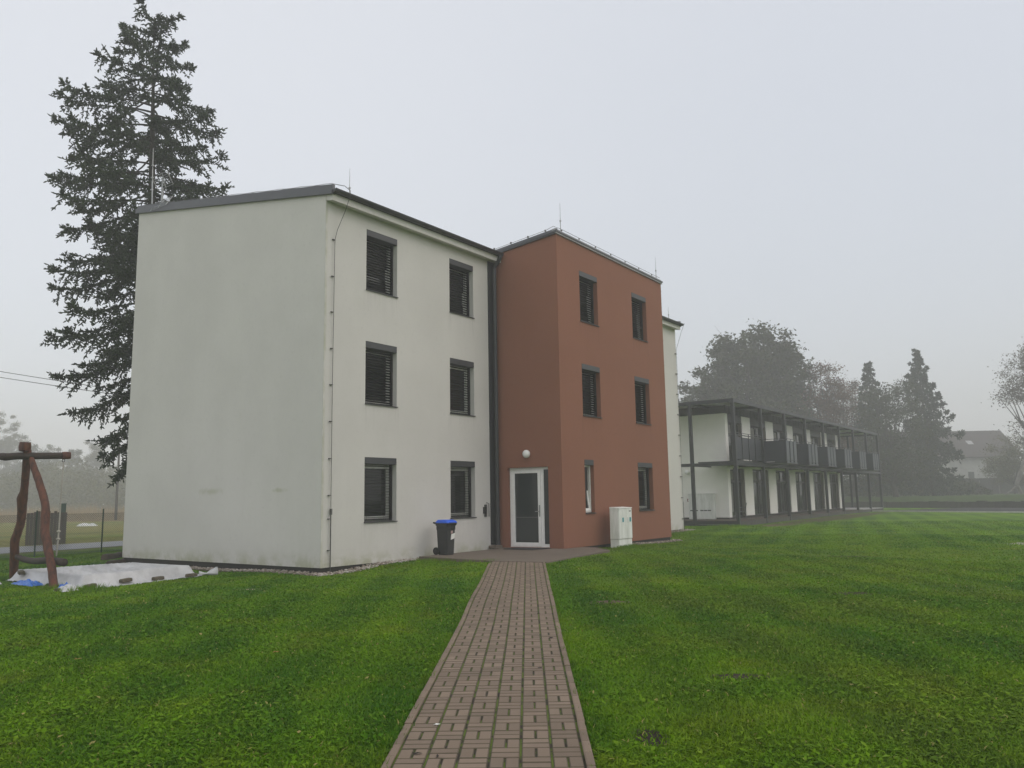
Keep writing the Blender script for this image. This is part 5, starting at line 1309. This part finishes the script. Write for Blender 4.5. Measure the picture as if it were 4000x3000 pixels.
for k, (lab, dx, n_, hh, sd) in enumerate((('low dark shrub under the drooping spruce, nearest to the gallery end', -8.5, 17.5, 1.7, 41), ('low dark shrub directly at the foot of the drooping spruce trunk', -3.6, 18.5, 1.8, 42), ('low dark shrub between the drooping spruce and the farmhouse wall', 1.2, 19.0, 1.5, 43))):
    q = K0 + KD * ((dx + 4) * 1.3 + 3) + KN * (n_ + 25)
    tree('evergreen_shrub', lab, q[0], q[1], hh, [(0, hh * .9, 2.0, hh * .9), (1.2, hh * .7, 1.8, hh * .7), (-1.3, hh * .7, 1.7, hh * .7)], .2, 'leaf_green', sd, 60, 70, group='dark shrubs below the spruce', cat='shrub', tr=.08, cr=.6, twigs=False)
t = thing('old_trunk', 'pale leaning tree trunk with a broken limb beside the farmhouse bush', 'tree trunk', (115.1, -6.25, 1.0))
mb = MB(); q = np.array([115.12, -6.25]); P_ = lambda dx, z: (q[0] + RH[0] * dx, q[1] + RH[1] * dx, z)
mb.tube([P_(.05, .6), P_(-.05, 1.5), P_(-.45, 2.4), P_(.1, 3.7), P_(1.1, 5.8), P_(2.0, 8.6)], [.32, .27, .28, .28, .26, .18], 10); mb.tube([P_(-.4, 2.3), P_(-1.4, 1.5), P_(-2.4, 1.0)], [.13, .11, .09], 8); mb.build('trunk', M['bark_pale'], t)
LT = [('widest misty birch above the log swing beam', 49.41, 137.76, 18.4, 3.9, 'leaf_yellow'), ('tallest misty birch of the wood beyond the meadow', 48.69, 147.32, 18.6, 3.4, 'leaf_green'), ('misty birch stepping down right of the swing post top', 51.12, 131.97, 14.1, 2.8, 'leaf_green'), ('misty birch above the roped end of the swing beam', 55.41, 132.86, 12.8, 2.5, 'leaf_yellow'), ('smaller misty birch just past the hanging rope', 54.43, 123.94, 11.5, 2.3, 'leaf_green'), ('misty birch below the hanging spruce branch', 59.47, 127.22, 13.3, 2.9, 'leaf_yellow'), ('short misty willow beside the utility pole', 59.33, 120.56, 8.2, 1.9, 'leaf_yellow'), ('low misty willow filling the gap between two taller birches', 49.58, 123.83, 9.4, 2.2, 'leaf_green'), ('low misty bush past the foot of the rope', 52.32, 116.61, 6.0, 2.5, 'leaf_brown'),
      ('low grey bush behind the crooked swing legs', 44.5, 122.0, 6.6, 3.0, 'leaf_brown'), ('low green bush at the outer end of the meadow', 40.0, 126.0, 7.4, 3.2, 'leaf_green')]
for k, (lab, x, y, zt, hw, ml) in enumerate(LT):
    fx, fy = x - CAM.x, y - CAM.y; x, y, zt, hw = CAM.x + fx * 1.55, CAM.y + fy * 1.55, zt * 1.55 - .9, hw * 1.55; H = zt
    tree('birch_tree' if 'birch' in lab else ('willow_tree' if 'willow' in lab else 'field_bush'), lab, x, y, zt, [(-hw * .2, H * .78, hw * .55, H * .2), (hw * .15, H * .55, hw * .8, H * .27), (0, H * .3, hw * .95, H * .27), (-hw * .45, H * .45, hw * .6, H * .25)], .36, ml, 60 + k, 150, 150, group='misty trees beyond the meadow', bark='bark_pale' if k in (0, 3, 4) else 'bark', cat='bush' if 'bush' in lab else 'tree', tr=.14, cr=.95)
def woodmass(name, lab, c, s0, s1, depth, hfun, n, leaf, m, seed):
    rs = np.random.default_rng(seed); s = rs.uniform(s0, s1, n); d = rs.uniform(0, depth, n)
    x = c[0] + RH[0] * s + FH[0] * d; y = c[1] + RH[1] * s + FH[1] * d
    hh = np.array([hfun(a, b) for a, b in zip(s, d)]); z = h(x, y) + hh * rs.uniform(0, 1, n) ** .7
    V, F = leaf_quads(np.stack([x, y, z], 1), leaf, rs, .2); o = np_mesh(name, V, [F], M[m]); tag(o, lab, 'undergrowth', kind='stuff')
nz = lambda a, b, k: noise.noise((a * k, b * k, 3.3))
woodmass('distant_wood', 'misty undergrowth and young trees behind the birches of the meadow', (CAM.x + FH[0] * 150 + 0, CAM.y + FH[1] * 150), -150, -50, 45, lambda a, b: max(1.5, 7.5 + 5 * nz(a, b, .09) + 3 * nz(a, b, .3)), 90000, .5, 'leaf_yellow', 91)
woodmass('undergrowth', 'dark undergrowth below the trees behind the far gallery end', (CAM.x + FH[0] * 112, CAM.y + FH[1] * 112), 26, 66, 9, lambda a, b: max(.6, 2.6 + 1.3 * nz(a, b, .2) + .8 * nz(a, b, .6) - max(0, a - 52) * .12), 30000, .34, 'leaf_green', 92)
# dry reeds in front of that wood
n = 26000
s = rng.uniform(-40, 30, n); dd = rng.uniform(0, 1, n) ** 1.3 * 26
c0 = np.array([27.0, 77.0]); x = c0[0] + RH[0] * s + FH[0] * dd; y = c0[1] + RH[1] * s + FH[1] * dd
cl = np.array([noise.noise((a * .25, b * .25, 0)) for a, b in zip(x, y)])
dd2 = dd - 4 - 5 * np.array([noise.noise((a * .12, 7.7, 0)) + .6 * noise.noise((a * .5, 2.2, 0)) for a in s]); hh = ((1.2 + 1.0 * cl + rng.uniform(-.5, .6, n)) * np.clip(.25 + dd2 / 6, .12, 1)).clip(.1); z = h(x, y)
jx = rng.normal(size=n) * .25
V = np.stack([np.stack([x - RH[0] * .03, y - RH[1] * .03, z], 1), np.stack([x + RH[0] * .03, y + RH[1] * .03, z], 1), np.stack([x + jx * RH[0], y + jx * RH[1] + .1, z + hh], 1)], 1).reshape(-1, 3)
o = np_mesh('reeds', V, [np.arange(n)[:, None] * 3 + np.array([[0, 1, 2]])], M['reed']); tag(o, 'band of tall tan dry reeds at the far edge of the meadow', 'reeds', kind='stuff')

# ------------------------------------------------------------------ grass
def inpoly(x, y, poly):
    c = np.zeros(x.shape, bool); n = len(poly); j = n - 1
    for i in range(n):
        xi, yi = poly[i]; xj, yj = poly[j]
        c ^= ((yi > y) != (yj > y)) & (x < (xj - xi) * (y - yi) / (yj - yi + 1e-12) + xi); j = i
    return c
def grass_mask(x, y, rg):
    d = np.stack([x - P0[0], y - P0[1]], 1); s = d @ PD; t = d @ PN
    m = ~((np.abs(t) < .655 + rg.normal(size=len(x)) * .012) & (s < 14.6))
    m &= ~inpoly(x, y, [(2.98, -.30), (2.62, -3.0), (2.78, -4.48), (7.05, -3.84), (8.08, -2.75), (8.1, -2.2), (6.9, -.0)])
    m &= ~((x > -.36) & (y > -.40) & (x < 20.9) & (y < 8.9)); m &= ~((x > 10.2) & (x < 14.8) & (y > -2.6) & (y < 0)); m &= ~((x > 7) & (x < 14.5) & (y > -2.25) & (y < .2))
    m &= ~((x > -4.5) & (x < -1.45) & (y > 2.42) & (y < 5.75))
    m &= ~((x > 29.5) & (y > .8)); m &= ~((y > 19.7) & (y < 25))
    dn = (x - K0[0]) * KN[0] + (y - K0[1]) * KN[1]; m &= dn < -.1
    for (cx, cyy, ra, rb, ang, c_) in PATCH:
        dx, dy = x - cx, y - cyy; a = (dx * math.cos(ang) + dy * math.sin(ang)) / ra; b = (dy * math.cos(ang) - dx * math.sin(ang)) / rb
        m &= ~((np.sqrt(a * a + b * b) + rg.uniform(-.5, .5, len(x)) < .85) & (rg.uniform(size=len(x)) < .85))
    return m
def sample(r0, r1, dens, half=47, a0=0.):
    n = int((r1 * r1 - r0 * r0) * R(half) * dens)
    r = np.sqrt(rng.uniform(r0 * r0, r1 * r1, n)); a = a0 + R(1) * rng.uniform(-half, half, n)
    d = FH[None] * np.cos(a)[:, None] + RH[None] * np.sin(a)[:, None]
    return CAM.x + d[:, 0] * r, CAM.y + d[:, 1] * r, r
VV = []; F4 = []; F3 = []; off = 0
for r0, r1, dens in ((3.2, 6.5, 4300), (6.5, 10, 2700), (10, 15, 1500), (15, 22, 700), (22, 34, 250), (34, 52, 70)):
    x, y, r = sample(r0, r1, dens, 75 if r1 < 16 else 58)
    mk = grass_mask(x, y, rng); x, y, r = x[mk], y[mk], r[mk]; n = len(x)
    z = h(x, y)
    cl = .5 + .5 * np.sin(x * 2.1 + np.sin(y * 1.7) * 2) * np.sin(y * 2.4 + np.sin(x * 1.3) * 2)
    near_edge = np.exp(-((np.abs((np.stack([x - P0[0], y - P0[1]], 1)) @ PN) - .68) / .05) ** 2)
    ht = rng.uniform(.012, .032, n) * (1 + .35 * cl) * (1 + .3 * near_edge); wd = .0032 * (1 + r / 7.5)
    a = rng.uniform(0, 6.283, n); la = rng.uniform(0, 6.283, n); le = rng.uniform(.4, 1.9, n) * ht
    tx, ty = np.cos(a) * wd, np.sin(a) * wd; lx, ly = np.cos(la) * le, np.sin(la) * le
    p0 = np.stack([x - tx, y - ty, z - .004], 1); p1 = np.stack([x + tx, y + ty, z - .004], 1)
    p2 = np.stack([x + tx * .8 + lx * .35, y + ty * .8 + ly * .35, z + ht * .62], 1); p3 = np.stack([x - tx * .8 + lx * .35, y - ty * .8 + ly * .35, z + ht * .62], 1)
    p4 = np.stack([x + lx, y + ly, z + ht * rng.uniform(.6, 1.0, n)], 1)
    VV.append(np.stack([p0, p1, p2, p3, p4], 1).reshape(-1, 3)); k = off + np.arange(n)[:, None] * 5
    F4.append(k + np.array([[0, 1, 2, 3]])); F3.append(k + np.array([[3, 2, 4]])); off += n * 5
# clover, dandelion and plantain leaves lying low in the lawn
for r0, r1, dens in ((3.2, 8, 800), (8, 14, 330), (14, 22, 80)):
    x, y, r = sample(r0, r1, dens); mk = grass_mask(x, y, rng)
    cl = np.sin(x * 1.3 + np.sin(y * 1.1) * 2.2) * np.sin(y * 1.6 + np.sin(x * .9) * 2.0) + rng.uniform(-.5, .5, len(x)); mk &= cl > -.1
    x, y, r = x[mk], y[mk], r[mk]; n = len(x); z = h(x, y) + rng.uniform(.012, .032, n)
    a = rng.uniform(0, 6.283, n); L = rng.uniform(.008, .026, n) * (1 + r / 30); W = L * rng.uniform(.35, .9, n); tl = rng.uniform(-.5, .6, n)
    dx, dy = np.cos(a), np.sin(a)
    f = lambda u, v, w: np.stack([x + dx * u * L - dy * v * W, y + dy * u * L + dx * v * W, z + u * L * tl + w], 1)
    VV.append(np.stack([f(-1, 0, 0), f(-.2, -.8, .003), f(1, 0, -.004), f(-.2, .8, .003)], 1).reshape(-1, 3)); k = off + np.arange(n)[:, None] * 4
    F4.append(k + np.array([[0, 1, 2, 3]])); off += n * 4
o = np_mesh('grass', np.concatenate(VV), [np.concatenate(F4), np.concatenate(F3)], M['blade']); tag(o, 'short mown lawn grass with clover and weeds', 'grass', kind='stuff')
# taller tufts against walls, kerbs, cabinet and swing legs
VV = []; n = 0
def tuft(cx, cyy, k, hgt, spread):
    global n
    x = cx + rng.normal(size=k) * spread; y = cyy + rng.normal(size=k) * spread; z = h(x, y); ht = rng.uniform(.5, 1.1, k) * hgt; a = rng.uniform(0, 6.283, k); la = rng.uniform(0, 6.283, k)
    wd = .006; le = ht * rng.uniform(.2, .8, k)
    VV.append(np.stack([np.stack([x - np.cos(a) * wd, y - np.sin(a) * wd, z - .01], 1), np.stack([x + np.cos(a) * wd, y + np.sin(a) * wd, z - .01], 1), np.stack([x + np.cos(la) * le, y + np.sin(la) * le, z + ht], 1)], 1).reshape(-1, 3)); n += k
for i in range(26): tuft(9.3 + random.uniform(-.15, .95), -2.98 + random.uniform(-.05, .03), 26, .12, .05)
for i in range(70): tuft(8.4 + random.uniform(0, 2.4), -3.15 + random.uniform(-.2, .1), 16, .09, .08)
for i in range(60): tuft(-4.2 + random.uniform(-.6, .3), random.choice((3.25, 6.35, 2.3, 2.2)) + random.uniform(-.25, .25), 24, .13, .08)
for i in range(60): tuft(2.95 - random.uniform(0, .35) , -random.uniform(.5, 3.0), 14, .10, .06)
for i in range(420):
    s_ = random.uniform(-2.5, 14); sd = random.choice((-1, 1)); q_ = pxy(s_, sd * (.67 + abs(random.gauss(0, .02)))); tuft(q_[0], q_[1], 14, .055 + .03 * (random.random() < .2), .035)
for i in range(110): tuft(29.3 - random.uniform(0, 6), random.uniform(-.6, .7), 14, .16, .12)
for i in range(70): tuft(14.7 + random.uniform(0, 5), -.7 + random.uniform(-.9, .2), 14, .12, .12)
V = np.concatenate(VV); o = np_mesh('tall_grass', V, [np.arange(len(V) // 3)[:, None] * 3 + np.array([[0, 1, 2]])], M['blade']); tag(o, 'longer unmown grass tufts along walls, kerbs and posts', 'grass', kind='stuff')

# dead leaves on the bricks and yellow leaves on the grass
def leafobj(name, s_, t_, size, m, lab, cat, grp, world=None, seed=0):
    rs = random.Random(seed)
    x, y = pxy(s_, t_) if world is None else world; z = hz(x, y) + (.033 if world is None else .04)
    t = thing(name, lab, cat, (x, y, z), rs.uniform(0, 6.28), group=grp)
    mb = MB(); k = 8; pts = []
    for q in range(k):
        a = 2 * math.pi * q / k; r_ = size * (1 + .3 * math.cos(2 * a) + rs.uniform(-.2, .2)); pts.append((math.cos(a) * r_, math.sin(a) * r_ * .6, rs.uniform(0, .012)))
    top = pts; vs = [(0, 0, .006)] + top + [(0, 0, .004)] + [(x_, y_, z_ - .0015) for x_, y_, z_ in top]
    fs = [(0, 1 + q, 1 + (q + 1) % k) for q in range(k)] + [(9, 10 + (q + 1) % k, 10 + q) for q in range(k)]
    mb.add(vs, fs); mb.build('blade', m, t)
for k, (s_, t_, sz, lab) in enumerate([(.28, -.47, .026, 'largest dark dead leaf on the nearest bricks beside the outer kerb'), (.22, -.33, .020, 'smaller dark dead leaf next to the largest one on the nearest bricks'), (2.9, .36, .02, 'dark curled dead leaf in a mossy brick joint near the muddy kerb'), (4.6, .52, .03, 'dead leaf pressed against the kerb beside the lawn patch'), (6.4, .4, .022, 'dead leaf half way along the brick path'), (9.5, -.4, .03, 'dead leaf on the farther half of the brick path')]):
    leafobj('dead_leaf', s_, t_, sz, M['deadleaf'], lab, 'leaf', 'dead leaves on the brick path', seed=k)
for k, (x, y, lab) in enumerate([(-7.2, -7.6, 'yellow fallen leaf on the lawn close to the brick path'), (-8.6, -6.1, 'yellow fallen leaf on the open lawn farther from the path'), (-5.2, -.6, 'yellow fallen leaf on the lawn in front of the tarpaulin')]):
    leafobj('fallen_leaf', 0, 0, .034, M['yleaf'], lab, 'leaf', 'yellow leaves on the lawn', (x, y), seed=40 + k)
leafobj('paper_scrap', .95, -.42, .022, M['paper'], 'tiny white paper scrap lying on the brick path', 'paper scrap', None, seed=99)

# ------------------------------------------------------------------ air, sky, light
mb = MB(); mb.box((-395, -395, -3.0), (395, 395, 36)); hz_o = mb.build('haze', None)
hz_o.data.materials.clear()
m = bpy.data.materials.new('haze_air'); m.use_nodes = True; nt = m.node_tree; nt.nodes.clear()
out = nt.nodes.new('ShaderNodeOutputMaterial'); v = nt.nodes.new('ShaderNodeVolumePrincipled')
v.inputs['Color'].default_value = (.96, .965, .97, 1); v.inputs['Density'].default_value = .0030; v.inputs['Anisotropy'].default_value = .15
nt.links.new(v.outputs[0], out.inputs['Volume']); hz_o.data.materials.append(m); tag(hz_o, 'thin grey autumn mist', 'mist', kind='stuff')
del hz_o['category']; del hz_o['label']

SUN_AZ, SUN_EL = Vector((.55, -.83, 0)).normalized(), R(42)
w = bpy.data.worlds.new('World'); scene.world = w; w.use_nodes = True; nt = w.node_tree; nt.nodes.clear()
out = nt.nodes.new('ShaderNodeOutputWorld')
sky = nt.nodes.new('ShaderNodeTexSky'); sky.sky_type = 'NISHITA'; sky.sun_disc = False; sky.sun_elevation = SUN_EL; sky.sun_rotation = math.atan2(SUN_AZ.x, SUN_AZ.y); sky.dust_density = 4
b1 = nt.nodes.new('ShaderNodeBackground'); b1.inputs[1].default_value = .05; nt.links.new(sky.outputs[0], b1.inputs[0])
tc = nt.nodes.new('ShaderNodeTexCoord'); dv = nt.nodes.new('ShaderNodeVectorMath'); dv.operation = 'DOT_PRODUCT'
nt.links.new(tc.outputs['Generated'], dv.inputs[0]); dv.inputs[1].default_value = (-RH[0] * .86 + FH[0] * .2, -RH[1] * .86 + FH[1] * .2, .62)   # overcast layer: brighter upwards and to the left
c = mix(nt, ramp(nt, mth(nt, 'ADD', dv.outputs['Value'], mth(nt, 'MULTIPLY', mth(nt, 'SUBTRACT', noise_n(nt, tc.outputs['Generated'], 1.6, 3, .5), .5), .25)), -.7, .95), (.565, .585, .615), (.955, .96, .98))
bk = nt.nodes.new('ShaderNodeVectorMath'); bk.operation = 'DOT_PRODUCT'; nt.links.new(tc.outputs['Generated'], bk.inputs[0]); bk.inputs[1].default_value = (-.93, -.36, .25)   # extra sky brightness added behind the camera to lift the gable walls
c = mix(nt, ramp(nt, bk.outputs['Value'], -.1, .9), c, (1.40, 1.375, 1.33))
b2 = nt.nodes.new('ShaderNodeBackground'); nt.links.new(c, b2.inputs[0]); b2.inputs[1].default_value = .76
ad = nt.nodes.new('ShaderNodeAddShader'); nt.links.new(b1.outputs[0], ad.inputs[0]); nt.links.new(b2.outputs[0], ad.inputs[1]); nt.links.new(ad.outputs[0], out.inputs[0])
sl = bpy.data.lights.new('sun', 'SUN'); so = bpy.data.objects.new('sun', sl); col.objects.link(so)
sl.energy = .42; sl.angle = R(60); sl.color = (1, .96, .9)
dirv = -(SUN_AZ * math.cos(SUN_EL) + Vector((0, 0, math.sin(SUN_EL)))); so.rotation_euler = dirv.to_track_quat('-Z', 'Y').to_euler(); so.location = (0, -20, 60)

vs_ = scene.view_settings; vs_.view_transform = 'Standard'; vs_.look = 'None'; vs_.exposure = 0; vs_.gamma = 1; vs_.use_curve_mapping = False
cyc = scene.cycles
cyc.max_bounces = 6; cyc.diffuse_bounces = 3; cyc.glossy_bounces = 3; cyc.transmission_bounces = 3; cyc.transparent_max_bounces = 8; cyc.volume_bounces = 1
cyc.use_denoising = True; cyc.sample_clamp_indirect = 4.0; cyc.use_adaptive_sampling = True; cyc.adaptive_threshold = .015
scene.render.use_persistent_data = False
